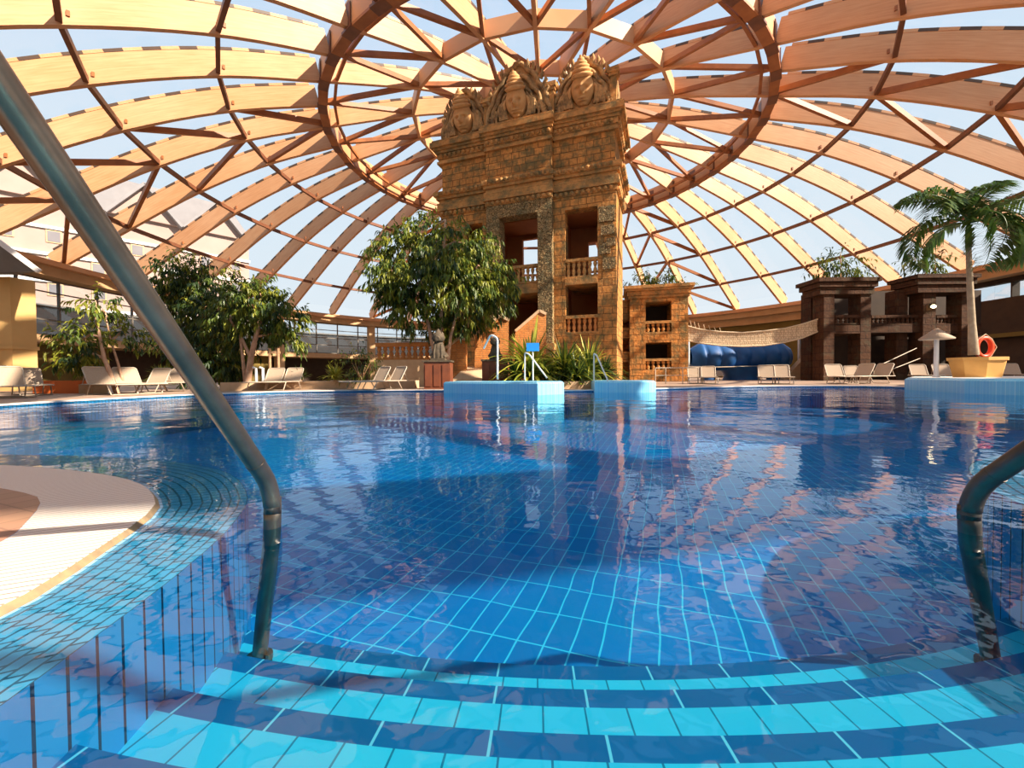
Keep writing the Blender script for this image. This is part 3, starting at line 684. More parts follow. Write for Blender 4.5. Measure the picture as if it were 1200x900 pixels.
for (uc, wd, hh, off) in ((-8.75, 1.45, 2.75, .0), (-5.32, 1.85, 3.25, -.3), (-1.7, 1.62, 2.75, .0)):
    ped = MB(); P = arch(wd, hh, 56, 6.5, .16)
    ped.vprism([(x, z) for x, z in P], .12, .75)
    for (f, r, y, lob) in ((.97, .14, .08, 6.5), (.78, .12, -.02, 5.5), (.64, .08, -.04, 9)):
        Q = arch(wd * f, hh * f, 60, lob, .12); ped.tube([(x, y, z) for x, z in Q], r, 6)
    for s in (-1, 1):                       # ribbed side scrolls
        for k in range(9):
            a = PI * .05 + k / 8 * PI * .62; cx = s * wd * .62; x = cx + s * math.cos(a) * wd * .33; z = .12 + math.sin(a) * .75
            ped.tube([(cx + s * math.cos(a) * wd * .2, -.02, .12 + math.sin(a) * .5), (x, -.08, z)], .075, 6)
        ped.tube([(s * wd * .62 + s * math.cos(a_) * wd * .19, -.03, .1 + math.sin(a_) * .47) for a_ in [k * PI / 10 for k in range(11)]], .06, 6)
        for k in range(5):                  # hair locks
            ped.tube([(s * (.55 + .06 * k), -.05, 1.55 - .1 * k), (s * (.68 + .09 * k), -.1, 1.0), (s * (.6 + .1 * k), -.06, .25)], .07, 6)
        for k in range(6):                  # flames along the edge
            a = PI * (.12 + .055 * k); x = s * math.cos(a) * wd * 1.02; z = math.sin(a)**.8 * hh * .98
            ped.tube([(x * .93, .1, z * .95), (x * 1.03, .02, z + .1), (x * 1.0, .0, z + .34)], [.13, .12, .02], 6)
    ped.lathe([(.3, 0), (.42, .12), (.36, .25), (.12, .42), (.03, .6)], 9, (0, .3, hh * .96))
    po = ped.build('pediment', M['stonerelief'], tow, (uc, off, 14.6 + ZG))
    h = head_mb().build('head', M['headstone'], po, (0, -.12, 1.02)); h.scale = (.98, 1.0, .88); h.rotation_euler = (.42, 0, 0)
for u, off in ((-7.22, -.05), (-3.42, -.05), (-.12, .05)):
    mb = MB(); B(u - .16, u + .16, off - .16, off + .16, 14.6, 16.0); B(u - .24, u + .24, off - .24, off + .24, 16.0, 16.15); B(u - .3, u + .3, off - .3, off + .3, 16.15, 16.4)
    mb.build('corner_post', M['stoneplain'], tow)
mb = MB(); mb.box(-.5, 0.0, .9, 3.2, 14.6 + ZG, 15.9 + ZG); mb.box(-.45, -.05, 1.4, 2.7, 15.9 + ZG, 16.9 + ZG); mb.build('side_pediment', M['stonerelief'], tow)

# ------------------------------------------------------------------ vegetation helpers
def leaf(mb, p, d, L, W, m, up=Vector((0, 0, 1)), bend=.25):
    d = d.normalized(); s = d.cross(up)
    if s.length < .05: s = Vector((1, 0, 0))
    s.normalize(); n = s.cross(d); mid = p + d * L * .5 + n * L * .05
    tip = p + d * L - Vector((0, 0, L * bend))
    k = len(mb.v); mb.v += [tuple(p), tuple(mid - s * W / 2), tuple(tip), tuple(mid + s * W / 2)]
    mb.f.append((k, k + 1, k + 2, k + 3)); mb.m.append(m); mb.uv.append(None); mb.sm.append(False)
def rv(): return Vector((rnd.gauss(0, 1), rnd.gauss(0, 1), rnd.gauss(0, 1))).normalized()
def crown(mb, blobs, o, nl=12, L=.26, W=.085, pal=(0, 1, 1, 2), droop=.7):
    for (c, r, n) in blobs:
        c = Vector(c) - o
        for _ in range(n):
            v = rv(); f = rnd.random()**.45; p = c + Vector((v.x * r[0], v.y * r[1], v.z * r[2])) * f
            ax = (v + Vector((0, 0, -droop * .4)) + rv() * .4).normalized(); m = pal[int(rnd.random() * len(pal))]
            for k in range(nl):
                t = k / nl; q = p + ax * t * L * 2.2; d = ax * .5 + rv() * .7 + Vector((0, 0, -droop)); leaf(mb, q, d, L * rnd.uniform(.7, 1.25), W, m)
def tree(name, label, base, trunks, blobs, mb_bark, nl=12, L=.26, W=.085, pal=(0, 1, 1, 2), droop=.7, group=None):
    blobs = [(c, r, int(n * 1.7)) for c, r, n in blobs]; o = Vector(base); t = thing(name, label, 'tree', o, 0, group)
    for path, r0, r1 in trunks:
        mb = MB(); P = [Vector(p) - o for p in path]; n = len(P); mb.tube(P, [r0 + (r1 - r0) * k / (n - 1) for k in range(n)], 8)
        mb.build('trunk', mb_bark, t)
    for (c, r, n) in blobs:      # a branch reaching into each clump
        src = min((Vector(p) for path, _, _ in trunks for p in path[1:]), key=lambda p: (p - Vector(c)).length); bm_ = MB()
        bm_.tube([src - o, (src + Vector(c)) / 2 - o + Vector((0, 0, .15)), Vector(c) - o], [.05, .035, .012], 5); bm_.build('branch', mb_bark, t)
    mb = MB(); crown(mb, blobs, o, nl, L, W, pal, droop)
    mb.build('foliage', [M['leafA'], M['leafB'], M['leafC']], t); return t
def px_blobs(lst, d, k=1.0):
    out = []
    for (x, y, rx, ry, n, dd) in lst:
        s = (d + dd) / F; out.append((at(x, y, d + dd), (rx * s, rx * s * .8, ry * s), int(n * k)))
    return out
def strap_plant(name, label, loc, n, L, W, pal, spread=1.0, cat_='plant', group=None, upb=.5):
    t = thing(name, label, cat_, loc, 0, group); mb = MB(); n = int(n * 2.6); W *= 1.35
    for k in range(n):
        a = rnd.random() * 2 * PI; el = rnd.uniform(.25, 1.35); l = L * rnd.uniform(.7, 1.1); dx = Vector((math.cos(a), math.sin(a), 0)); sd = Vector((-math.sin(a), math.cos(a), 0)); m = pal[int(rnd.random() * len(pal))]
        pr = None; h0 = rnd.random() * L * .35
        for i in range(6):
            s = i / 5; r = l * s * math.cos(el) * spread; z = h0 + l * (s * math.sin(el) * 1.0 - upb * s * s * math.cos(el)); w_ = W * (1 - s)**.6 * (.5 + min(1, s * 4) * .5)
            p = dx * (r + .02) + Vector((0, 0, max(.01, z))); row = (p - sd * w_ / 2, p + Vector((0, 0, -w_ * .2)), p + sd * w_ / 2)
            if pr: mb.poly([pr[0], pr[1], row[1], row[0]], m); mb.poly([pr[1], pr[2], row[2], row[1]], m)
            pr = row
    mb.build('leaves', [M['leafA'], M['leafB'], M['leafC'], M['leafY']], t)
    mb = MB(); mb.lathe([(.06, 0), (.05, L * .2), (.03, L * .36)], 7); mb.build('stem', M['bark'], t); return t
def bush(name, label, loc, r, n, L=.16, W=.06, pal=(0, 1, 1, 2), nl=8, group=None, droop=.2):
    loc = Vector(loc); t = thing(name, label, 'bush', loc, 0, group)
    mb = MB(); crown(mb, [(loc + Vector((0, 0, r[2])), r, n)], loc, nl, L, W, pal, droop); mb.build('foliage', [M['leafA'], M['leafB'], M['leafC']], t)
    mb = MB()
    for k in range(5): mb.tube([(0, 0, 0), (r[0] * .5 * math.cos(k * 1.26), r[1] * .5 * math.sin(k * 1.26), r[2] * 1.2)], [.03, .012], 5)
    mb.build('stem', M['bark'], t); return t

# central tree
D = 17.5
b0 = at(520, 432, D); b0.z = .5
tree('leafy_tree', 'tall spreading tree with drooping leaves in front of the stone tower', b0,
     [([b0, at(516, 400, D), at(518, 340, D), at(520, 290, D), at(522, 258, D)], .09, .05), ([b0 + Vector((-.12, .1, 0)), at(506, 400, D), at(496, 350, D), at(480, 310, D)], .1, .04), ([b0 + Vector((.1, .1, 0)), at(528, 395, D), at(540, 350, D), at(556, 315, D)], .08, .03)],
     px_blobs([(470, 290, 32, 22, 62, 0), (505, 275, 30, 20, 55, .5), (455, 325, 24, 18, 44, -.3), (490, 330, 34, 24, 60, -.6), (545, 285, 34, 22, 60, 0), (565, 315, 32, 26, 70, .2), (540, 330, 30, 26, 60, -.8), (575, 345, 26, 22, 52, .4), (545, 365, 36, 24, 70, .6), (485, 365, 30, 18, 44, .2), (515, 305, 26, 24, 50, -1), (525, 385, 24, 14, 30, .9), (468, 345, 20, 12, 26, 0), (592, 330, 14, 8, 12, 0)], D),
     M['bark_pink'], 11, .27, .085, (0, 0, 1, 1, 2), .85)
# big tree group on the left
D = 16.5
b1 = at(290, 447, D); b1.z = .3
tree('leafy_tree', 'dense broad tree with pinkish trunk behind the left loungers', b1,
     [([b1, at(294, 420, D), at(300, 395, D), at(306, 370, D)], .13, .07), ([b1 + Vector((-.15, .1, 0)), at(284, 415, D), at(281, 390, D)], .07, .04), ([at(294, 420, D), at(285, 400, D), at(270, 375, D)], .07, .04)],
     px_blobs([(300, 350, 30, 20, 62, 0), (330, 368, 24, 14, 40, 0), (275, 365, 28, 22, 55, .4), (310, 385, 28, 14, 40, .5), (285, 395, 24, 18, 36, .8), (340, 395, 14, 12, 20, .3), (305, 340, 14, 12, 20, .2)], D), M['bark_pink'], 11, .23, .075, (0, 1, 1, 2), .75)
D = 18.5
b2 = at(235, 447, D); b2.z = .3
tree('leafy_tree', 'tallest dense tree of the left corner, right behind the slanting handrail', b2,
     [([b2, at(236, 410, D), at(240, 370, D), at(225, 330, D)], .14, .06), ([b2 + Vector((.2, 0, 0)), at(255, 400, D), at(258, 350, D)], .1, .05)],
     px_blobs([(215, 320, 28, 20, 60, 0), (240, 335, 34, 26, 80, .3), (200, 345, 22, 24, 40, .4), (255, 365, 34, 26, 80, -.3), (225, 370, 34, 26, 70, .5), (250, 400, 30, 20, 60, -.5), (215, 400, 30, 20, 50, .3), (262, 425, 24, 18, 50, -.9), (240, 430, 26, 16, 50, -.6)], D), M['bark'], 11, .25, .08, (0, 1, 1, 2, 2), .75)
D = 12.6
b3 = at(137, 458, D); b3.z = .06
tree('leafy_tree', 'thin leaning tree with sparse crown beside the two left loungers', b3,
     [([b3, at(130, 440, D), at(122, 420, D), at(117, 395, D), at(112, 370, D)], .075, .03), ([at(144, 446, D + .4), at(138, 425, D + .4), at(130, 400, D + .4), at(124, 372, D + .4)], .04, .02)],
     px_blobs([(95, 400, 20, 16, 34, 0), (88, 418, 14, 12, 22, 0), (118, 365, 20, 9, 12, .2), (150, 392, 18, 10, 14, 1.0), (112, 352, 20, 8, 8, 0)], D), M['bark_pink'], 9, .2, .075, (0, 0, 1, 2), .6)
strap_plant('leafy_shrub', 'yellow green arching shrub behind the left loungers, next to the leaning tree', gr(178, 452, .06) + Vector((-1.2, 2.2, 0)), 70, 1.5, .07, (0, 0, 1, 3), 1.0, 'plant', None, .7)
bush('flowering_bush', 'round bush with pale tips beside the middle pair of loungers', (-6.0, 16.6, .36), (.72, .6, .6), 60, .2, .05, (0, 1, 1, 2))
strap_plant('agave_plant', 'small spiky agave on the low kerb left of the round bush', (-8.2, 16.2, .36), 26, .55, .05, (1, 2), .8, 'plant', None, .1)
strap_plant('ground_fern', 'low bright fern spreading on the kerb below the round bush', (-6.9, 16.25, .36), 46, .7, .05, (0, 0, 3), 1.1, 'plant', None, .6)
for k, (x, y, d, n, L, W, pal, lab) in enumerate([
    (622, 444, 14.6, 60, 2.0, .13, (3, 3, 3, 0), 'pale yellow leaved palm-like plant left of the blue sign'),
    (662, 444, 14.9, 90, 1.75, .075, (0, 1, 3, 2), 'dense green strap leaved plant in the middle of the bed below the tower'),
    (690, 443, 15.2, 80, 1.6, .075, (0, 1, 2, 3), 'dark strap leaved plant at the right end of the bed below the tower'),
    (640, 446, 14.3, 34, .95, .06, (0, 1, 1, 3), 'low spiky plant directly behind the blue sign'),
    (676, 447, 14.2, 70, 1.05, .06, (1, 2, 2, 0), 'dark low strap leaved plant at the front of the bed, right half'),
    (708, 445, 15.4, 60, 1.1, .06, (1, 2, 2), 'dark low strap leaved plant nearest the narrow blue block'),
    (604, 446, 14.5, 50, 1.05, .06, (1, 2, 2), 'dark low strap leaved plant at the left end of the bed')]):
    p = at(x, y, d); strap_plant('strap_leaf_plant', lab, (p.x, p.y, .2), n, L, W, pal, 1.0, 'plant', None, .62)

# ------------------------------------------------------------------ stairs, walls and planters before the tower
def obox(mb, c, t, w0, w1, v0, v1, z0, z1, m=0):
    T = Matrix.Translation((c[0], c[1], 0)) @ Matrix.Rotation(t, 4, 'Z'); mb.box(w0, w1, v0, v1, z0, z1, m, T)
# low kerb planter
mb = MB(); KL = [(-10.2, 14.6), (-8.0, 16.1), (-5.7, 16.3), (-3.75, 16.0)]
K = cat(KL, 20)
for k in range(19):
    a, b = K[k], K[k + 1]; n_ = Vector((-(b - a).y, (b - a).x)).normalized()
    p = [(a.x, a.y, .06), (b.x, b.y, .06), (b.x + n_.x * .45, b.y + n_.y * .45, .06), (a.x + n_.x * .45, a.y + n_.y * .45, .06)]
    mb.hexa(p + [(x, y, .36) for x, y, _ in p])
tag(mb.build('kerb_wall', M['kerb']), 'low beige stone kerb wall behind the left and middle loungers', 'wall')
mb = MB(); mb.box(.95, 2.9, 13.75, 15.8, .06, .3, 0); mb.box(1.05, 2.8, 13.85, 15.7, .3, .32, 1)
tag(mb.build('planting_bed', [M['kerb'], M['soil']]), 'low beige planting bed between the two blue blocks', 'planter')
def planter(name, x0, x1, y0, y1, d, label, dy=.7):
    a = at(x0, y1, d); b = at(x1, y0, d); w_ = b.x - a.x; t = thing(name, label, 'pedestal', ((a.x + b.x) / 2, d, .06)); h = b.z - .06
    mb = MB(); mb.box(-w_ / 2, w_ / 2, 0, dy, 0, h - .06); mb.build('body', M['rust'], t)
    mb = MB(); mb.box(-w_ / 2 - .04, w_ / 2 + .04, -.04, dy + .04, h - .06, h); mb.build('cap', M['darkstone'], t)
    for i in range(3):
        mb = MB(); x = -w_ / 2 + w_ * (i + .5) / 3; mb.box(x - w_ * .12, x + w_ * .12, -.025, 0, .1, h - .16); mb.build('panel', M['rust'], t)
    return t, Vector(((a.x + b.x) / 2, d + dy / 2, b.z))
_, topL = planter('stone_pedestal', 497, 527, 422, 456, 14.8, 'rust red square pedestal at the left of the stone path, under a dark statue', .8)
_, topR = planter('stone_pedestal', 565, 595, 421, 448, 15.6, 'rust red panelled pedestal at the right of the stone path, behind the bent rail', .8)
def lion(p, label, s):
    t = thing('guardian_statue', label, 'statue', p); mb = MB()
    mb.box(-.32 * s, .32 * s, -.3 * s, .35 * s, 0, .1 * s)
    mb.lathe([(.3 * s, .1 * s), (.32 * s, .3 * s), (.25 * s, .6 * s), (.2 * s, .8 * s), (.12 * s, .92 * s)], 12, (0, .05 * s, 0))
    for sx in (-1, 1):
        mb.tube([(sx * .17 * s, -.2 * s, .1 * s), (sx * .16 * s, -.2 * s, .4 * s), (sx * .13 * s, -.08 * s, .72 * s)], [.075 * s, .06 * s, .08 * s], 8)
        mb.tube([(sx * .26 * s, -.22 * s, .14 * s), (sx * .3 * s, .1 * s, .22 * s), (sx * .2 * s, .25 * s, .35 * s)], [.07 * s, .12 * s, .1 * s], 8)
    mb.build('body', M['darkstone'], t)
    mb = MB(); mb.lathe([(.05 * s, .78 * s), (.24 * s, .86 * s), (.3 * s, 1.0 * s), (.24 * s, 1.16 * s), (.12 * s, 1.26 * s), (.04 * s, 1.4 * s)], 12, (0, -.02 * s, 0))
    mb.tube([(0, -.2 * s, .98 * s), (0, -.38 * s, .94 * s)], [.15 * s, .1 * s], 10)
    for sx in (-1, 1): mb.lathe([(.06 * s, 1.1 * s), (.07 * s, 1.18 * s), (.02 * s, 1.26 * s)], 7, (sx * .18 * s, -.08 * s, 0))
    mb.build('head', M['darkstone'], t); return t
lion(topL, 'dark seated guardian lion statue on the left pedestal under the tree', .82)
lion(topR, 'dark guardian lion statue on the right pedestal by the brick stair wall', .68)
# sloping path
mb = MB(); A = [at(520, 446, 14.9), at(566, 446, 15.5), at(566, 420, 19.0), at(545, 420, 19.0)]
z_ = [.08, .08, .95, .95]; P = [Vector((a.x, a.y, z)) for a, z in zip(A, z_)]
mb.hexa([Vector((p.x, p.y, .05)) for p in P] + P); tag(mb.build('stone_ramp', M['kerb']), 'beige stone path climbing between the two pedestals', 'path')
# brick stair walls
def brickwall(pts, d, label, th=.5):
    a0 = at(pts[0][0], pts[0][1], d); t = thing('brick_stair_wall', label, 'wall', (a0.x, d, .06)); Q = []
    for x, y in pts: p = at(x, y, d); Q.append((p.x - a0.x, max(0, p.z - .06)))
    mb = MB(); mb.vprism(Q, 0, th); mb.build('brickwork', M['brick'], t)
    mb = MB(); n = len(Q)
    top = [q for q in Q if q[1] > .05]
    for k in range(len(top) - 1):
        a, b = top[k], top[k + 1]
        if abs(b[0] - a[0]) > .05: mb.beam((a[0], th / 2, a[1]), (b[0], th / 2, b[1]), th + .12, .12, 0, (0, 0, 1))
    mb.build('coping_stone', M['kerb'], t); return t
brickwall([(556, 446), (596, 446), (596, 375), (586, 370), (557, 392)], 18.6, 'brick stair wall with sloping stone cap right of the path')
brickwall([(514, 446), (546, 446), (546, 398), (538, 396), (514, 414)], 18.0, 'smaller brick stair wall with sloping cap left of the path')
brickwall([(600, 446), (640, 446), (640, 368), (632, 364), (604, 388)], 19.3, 'brick stair wall nearest the tower, behind the pale yellow plant')
# terracotta balustrade left of the tree
t = thing('terracotta_balustrade', 'orange terracotta balustrade on a beige wall left of the central tree', 'balustrade', (0, 0, 0))
a = at(440, 422, 18.2); b = at(503, 402, 18.2); L = b.x - a.x; t.location = (a.x, 18.2, .06)
mb = MB(); mb.box(0, L, -.1, .4, 0, a.z - .06); mb.build('base_wall', M['kerb'], t)
balustrade(t, 0, L, .15, a.z - .08, b.z - a.z + .05, 9, M['terra'], M['terra'])

# ------------------------------------------------------------------ rails, sign
def bentrail(pts, label, r=.022):
    o = Vector(pts[0]); t = thing('grab_rail', label, 'handrail', o); P = [Vector(p) - o for p in pts]; path = [P[0]]
    for i in range(1, len(P) - 1):
        a, b, c = P[i - 1], P[i], P[i + 1]; s = min(.12, (b - a).length * .4, (c - b).length * .4); p0 = b + (a - b).normalized() * s; p1 = b + (c - b).normalized() * s
        for k in range(6): u = k / 5; path.append(p0 * (1 - u)**2 + b * 2 * u * (1 - u) + p1 * u * u)
    path.append(P[-1]); mb = MB(); mb.tube(path, r, 10); mb.build('rail_tube', M['white'], t)
    mb = MB(); mb.lathe([(r * 2.2, 0), (r * 2.2, .012), (r * 1.1, .02)], 12); mb.build('base_plate', M['steel'], t); return t
bentrail([at(583, 445.5, 12.6), at(583, 396, 12.6), at(575, 392, 12.7), at(567, 408, 13.1)], 'white bent grab rail standing on the wide blue block', .03)
bentrail([at(615, 446, 12.2), at(615, 413, 12.2), at(620, 415, 12.1), at(641, 443, 11.7)], 'white sloping grab rail beside the blue sign')
bentrail([at(696, 457, 12.9), at(696, 414, 12.9), at(699, 416, 12.8), at(714, 450, 12.4)], 'white sloping grab rail on the left of the narrow blue block')
p = at(624.6, 445.5, 12.3); t = thing('pool_sign', 'small blue sign on a white post on the wide blue block', 'sign', p)
hh = at(624.6, 402, 12.3).z - p.z
mb = MB(); mb.tube([(0, 0, 0), (0, 0, hh)], .022, 10); mb.build('post', M['white'], t)
w_ = 15 * 12.3 / F; mb = MB(); mb.box(-w_ / 2, w_ / 2, -.04, -.02, hh - .24, hh); mb.build('sign_plate', M['signblue'], t)

# ------------------------------------------------------------------ small stone tower
def gate(name, label, x0, x1, d, rz, ztop, m, mcap, storeys, dep=2.6, pier=.28):
    a = at(x0, 440, d); b = at(x1, 440, d); W = (b.x - a.x) / math.cos(rz); t = thing(name, label, 'tower', (a.x, d + (b.x - a.x) * math.tan(-rz) * 0, .06), rz)
    pw = W * pier; mb = MB()
    for u in (0, W - pw):
        for y0_, y1_ in ((0, .6), (dep - .6, dep)):
            mb = MB(); mb.box(u, u + pw, y0_, y1_, 0, ztop - .7); mb.build('pier', m, t)
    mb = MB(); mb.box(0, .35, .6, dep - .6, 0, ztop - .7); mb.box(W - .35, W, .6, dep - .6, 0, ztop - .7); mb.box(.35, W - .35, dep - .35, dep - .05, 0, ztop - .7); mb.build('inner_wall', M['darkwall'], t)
    zs = 0
    for za, zb in ((0, storeys[0][0]), (storeys[0][1], storeys[1][0]), (storeys[1][1], ztop - .7)):
        mb = MB(); mb.box(pw, W - pw, 0, dep - .4, za, zb); mb.build('floor_slab', m, t)
    mb = MB()
    for (z0, z1, p) in ((ztop - .75, ztop - .6, .08), (ztop - .6, ztop - .32, .14), (ztop - .32, ztop - .18, .26), (ztop - .18, ztop, .34)): mb.box(-p, W + p, -p, dep + p, z0, z1)
    u = 0
    while u < W: mb.box(u, u + .12, -.2, -.1, ztop - .55, ztop - .38); u += .24
    mb.build('cornice', mcap, t)
    for (z0, z1) in storeys: balustrade(t, pw, W - pw, .16, z0, .8, 5, m, mcap)
    return t, a, W
gt, ga_, gw = gate('gate_tower', 'small orange stone tower with two balconies right of the tall tower', 738, 800, 26.5, math.radians(-14), 6.0, M['stone'], M['stoneplain'], ((.65, 2.45), (3.0, 5.0)))
def roof_plants(name, pts, d, label, L=.3):
    p0 = at(*pts[0][:2], d); t = thing(name, label, 'plant', p0); mb = MB()
    crown(mb, [(at(x, y, d), (rx * d / F, .5, ry * d / F), n) for x, y, rx, ry, n in pts], p0, 9, L, .09, (1, 1, 2, 0), .35); mb.build('foliage', [M['leafA'], M['leafB'], M['leafC']], t)
    mb = MB()
    for x, y, rx, ry, n in pts: mb.tube([at(x, y + ry + 4, d) - p0, at(x, y - ry * .5, d) - p0], [.04, .015], 5)
    mb.build('stem', M['bark'], t)
roof_plants('roof_shrub', [(748, 332, 14, 8, 20), (772, 328, 14, 9, 22), (784, 322, 8, 10, 14), (798, 333, 8, 7, 10), (760, 322, 12, 6, 8)], 27.6, 'leafy shrubs growing on the roof of the small orange tower')
mb = MB()
for (x0, x1, y0, y1) in ((727, 740, 352, 375), (727, 741, 384, 396), (726, 741, 412, 424)):
    a = at(x0, y1, 26.9); b = at(x1, y0, 26.9); mb.box(a.x, b.x, 26.9, 28.5, a.z, b.z)
a = at(729, 440, 28.2); b = at(741, 350, 28.2); mb.box(a.x, b.x, 28.6, 28.9, .06, b.z)
tag(mb.build('link_balcony', M['stone']), 'narrow stone balconies linking the tall tower and the small tower', 'balcony')
# fence in front of it
t = thing('metal_fence', 'low metal fence in front of the small orange tower', 'fence', at(768, 446, 19.5)); t.location.z = .06; o = t.location.copy()
mb = MB()
for x in (768, 780, 800, 818): p = at(x, 440, 19.5); mb.tube([(p.x - o.x, 0, 0), (p.x - o.x, 0, .75)], .022, 8)
mb.build('post', M['loungeframe'], t)
p0 = at(768, 440, 19.5); p1 = at(818, 440, 19.5); mb = MB(); mb.tube([(p0.x - o.x, 0, .75), (p1.x - o.x, 0, .75)], .022, 8); mb.tube([(p0.x - o.x, 0, .4), (p1.x - o.x, 0, .4)], .014, 8); mb.build('rail', M['loungeframe'], t)

# ------------------------------------------------------------------ rope bridge net, blue cover
t = thing('rope_bridge', 'sagging pale rope bridge between the small tower and the brown stone gate', 'bridge', at(801, 390, 26)); o = Vector(t.location)
top = [(801, 381), (820, 386), (845, 389), (870, 390), (895, 388), (920, 385), (940, 380), (962, 373)]; bot = [(801, 398), (820, 402), (845, 405), (870, 406), (895, 405), (920, 401), (940, 396), (962, 387)]
for side, dd in ((0, 0), (1, 1.1)):
    mb = MB(); A = [at(x, y, 26 - k * .22 + dd) - o for k, (x, y) in enumerate(top)]; Bp = [at(x, y, 26 - k * .22 + dd) - o for k, (x, y) in enumerate(bot)]
    A = [p for i in range(7) for p in [A[i].lerp(A[i + 1], q / 4) for q in range(4)]] + [A[-1]]; Bp = [p for i in range(7) for p in [Bp[i].lerp(Bp[i + 1], q / 4) for q in range(4)]] + [Bp[-1]]
    mid = [a.lerp(b, .5) + Vector((0, .03, 0)) for a, b in zip(A, Bp)]
    mb.grid([Bp, mid, A, [a + Vector((0, .05, 0)) for a in A], [a + Vector((0, .05, 0)) for a in mid], [b + Vector((0, .05, 0)) for b in Bp]], 0, False, False); mb.build('side_net', M['rope'], t)
    mb = MB(); mb.tube(A, .05, 6); mb.tube(Bp, .05, 6)
    for k in range(0, 9): mb.tube([A[k] + Vector((0, 0, .0)), A[k] + Vector((-.1, 0, .5 - k * .03))], .02, 5)
    mb.build('rope', M['ropeplain'], t)
    if side == 0: B_f = Bp
    else:
        mb = MB(); mb.grid([B_f, Bp], 0, False, False); mb.grid([[p - Vector((0, 0, .06)) for p in Bp], [p - Vector((0, 0, .06)) for p in B_f]], 0, False, False); mb.build('deck_boards', M['timber_dark'], t)
t = thing('covered_pavilion', 'bulging dark blue tarpaulin cover with folds behind the loungers', 'cover', at(866, 440, 30)); o = Vector((at(866, 440, 30).x, 30, .06)); t.location = o
mb = MB(); rows = []; x0 = at(809, 420, 30).x - o.x; x1 = at(926, 420, 30).x - o.x; zt = at(866, 402, 30).z - .06; zb = at(866, 434, 30).z - .06
NX = 64
for j in range(13):
    v = j / 12; row = []
    for i in range(NX + 1):
        u = i / NX; fold = abs(math.sin(u * PI * 7 + .4)) ** .5; x = x0 + (x1 - x0) * u; ed = min(1, math.sin(PI * min(max(u, .0), 1)) * 3.2)
        sag = (.35 + .65 * ed); z = zb + (zt - zb) * v; zc = (zt + zb) / 2; z = zc + (z - zc) * (.55 + .45 * ed)
        y = -math.sin(PI * (.15 + .8 * v)) * 1.0 * sag * (.68 + .32 * fold); row.append((x, y, z))
    rows.append(row)
mb.grid(rows, 0, False, True); bk = [[(p[0], .5, p[2]) for p in rows[0]], [(p[0], .5, p[2]) for p in rows[-1]]]
mb.grid([rows[-1], bk[1]], 0, False, True); mb.grid([bk[0], rows[0]], 0, False, True); mb.grid([bk[1], bk[0]], 0, False, False)
mb.build('cover', M['bluecloth'], t)
for fx in (.17, .5, .83):
    mb = MB(); x = x0 + (x1 - x0) * fx; w_ = 1.2 if fx == .5 else .5; mb.lathe([(w_, 0), (w_ * .9, zb * .5), (w_ * 1.2, zb + .25)], 12, (x, -.1, 0)); mb.build('base', M['bluecloth'], t)
mb = MB(); mb.tube([(x0 - .35, -.5, 0), (x0 - .35, -.5, zt + .3)], .09, 8); mb.tube([(x1 + .3, -.5, 0), (x1 + .3, -.5, zt + .3)], .09, 8); mb.build('post', M['white'], t)
mb = MB(); mb.tube([(x0 + 1.2, -1.15, zb + .22), (x1 - 1.0, -1.15, zb + .3)], .04, 6); mb.build('cord', M['loungeframe'], t)
# sloping stair flank right of the cover
mb = MB(); a = at(918, 440, 29); b = at(950, 418, 29); mb.vprism([(0, 0), (b.x - a.x, 0), (b.x - a.x, b.z), (b.x - a.x - .3, b.z)], 0, .5)
tag(mb.build('stair_flank', M['kerb'], None, (a.x, 29, .06)), 'sloping beige stair flank between blue cover and brown gate', 'stairs')

# ------------------------------------------------------------------ brown stone gate on the right
t = thing('temple_gate', 'dark brown stone gate building with balconies on the right', 'building', (at(950, 440, 24).x, 24, .06)); o = Vector(t.location)
def pxbox(mb, x0, x1, y0, y1, d, dep, m=0):
    a = at(x0, y1, d); b = at(x1, y0, d); mb.box(a.x - o.x, b.x - o.x, d - o.y, d + dep - o.y, max(0, a.z - .06), b.z - .06, m)
mb = MB()
for (x0, x1) in ((950, 957), (965, 978), (1008, 1021)): pxbox(mb, x0, x1, 343, 450, 24 if x0 > 960 else 25.5, .9)
pxbox(mb, 1050, 1064, 340, 450, 25, .8); pxbox(mb, 1081, 1097, 340, 450, 24.4, .9); pxbox(mb, 1126, 1140, 340, 450, 24.4, .9)
mb.build('pier', M['templedark'], t)
mb = MB()
for (y0, y1, p) in ((326, 331, .34), (331, 337, .22), (337, 345, .1)):
    a = at(962, y1, 24); b = at(1021, y0, 24); mb.box(a.x - o.x - p, b.x - o.x + p, -p, 1.3 + p, a.z - .06, b.z - .06)
mb.build('cornice', M['templedark'], t); mb = MB()
for (y0, y1, p) in ((322, 327, .34), (327, 334, .22), (334, 343, .1)):
    a = at(1076, y1, 24.3); b = at(1136, y0, 24.3); mb.box(a.x - o.x - p, b.x - o.x + p, .3 - p, 1.6 + p, a.z - .06, b.z - .06)
mb.build('cornice', M['templedark'], t)
for q_ in ((978, 1008, 381, 391, 24, 2.8), (1021, 1083, 379, 390, 24.6, 2.4), (1096, 1150, 379, 391, 24.6, 2.4)):
    mb = MB(); pxbox(mb, *q_); mb.build('floor_slab', M['templedark'], t)
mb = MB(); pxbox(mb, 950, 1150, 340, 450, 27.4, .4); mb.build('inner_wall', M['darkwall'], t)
for (x0, x1, n, d) in ((978, 1008, 5, 24.1), (1021, 1083, 12, 24.7), (1097, 1126, 6, 24.7)):
    a = at(x0, 380.5, d); b = at(x1, 369, d); balustrade(t, a.x - o.x, b.x - o.x, d - o.y + .12, a.z - .06, b.z - a.z, n, M['templedark'], M['templedark'])
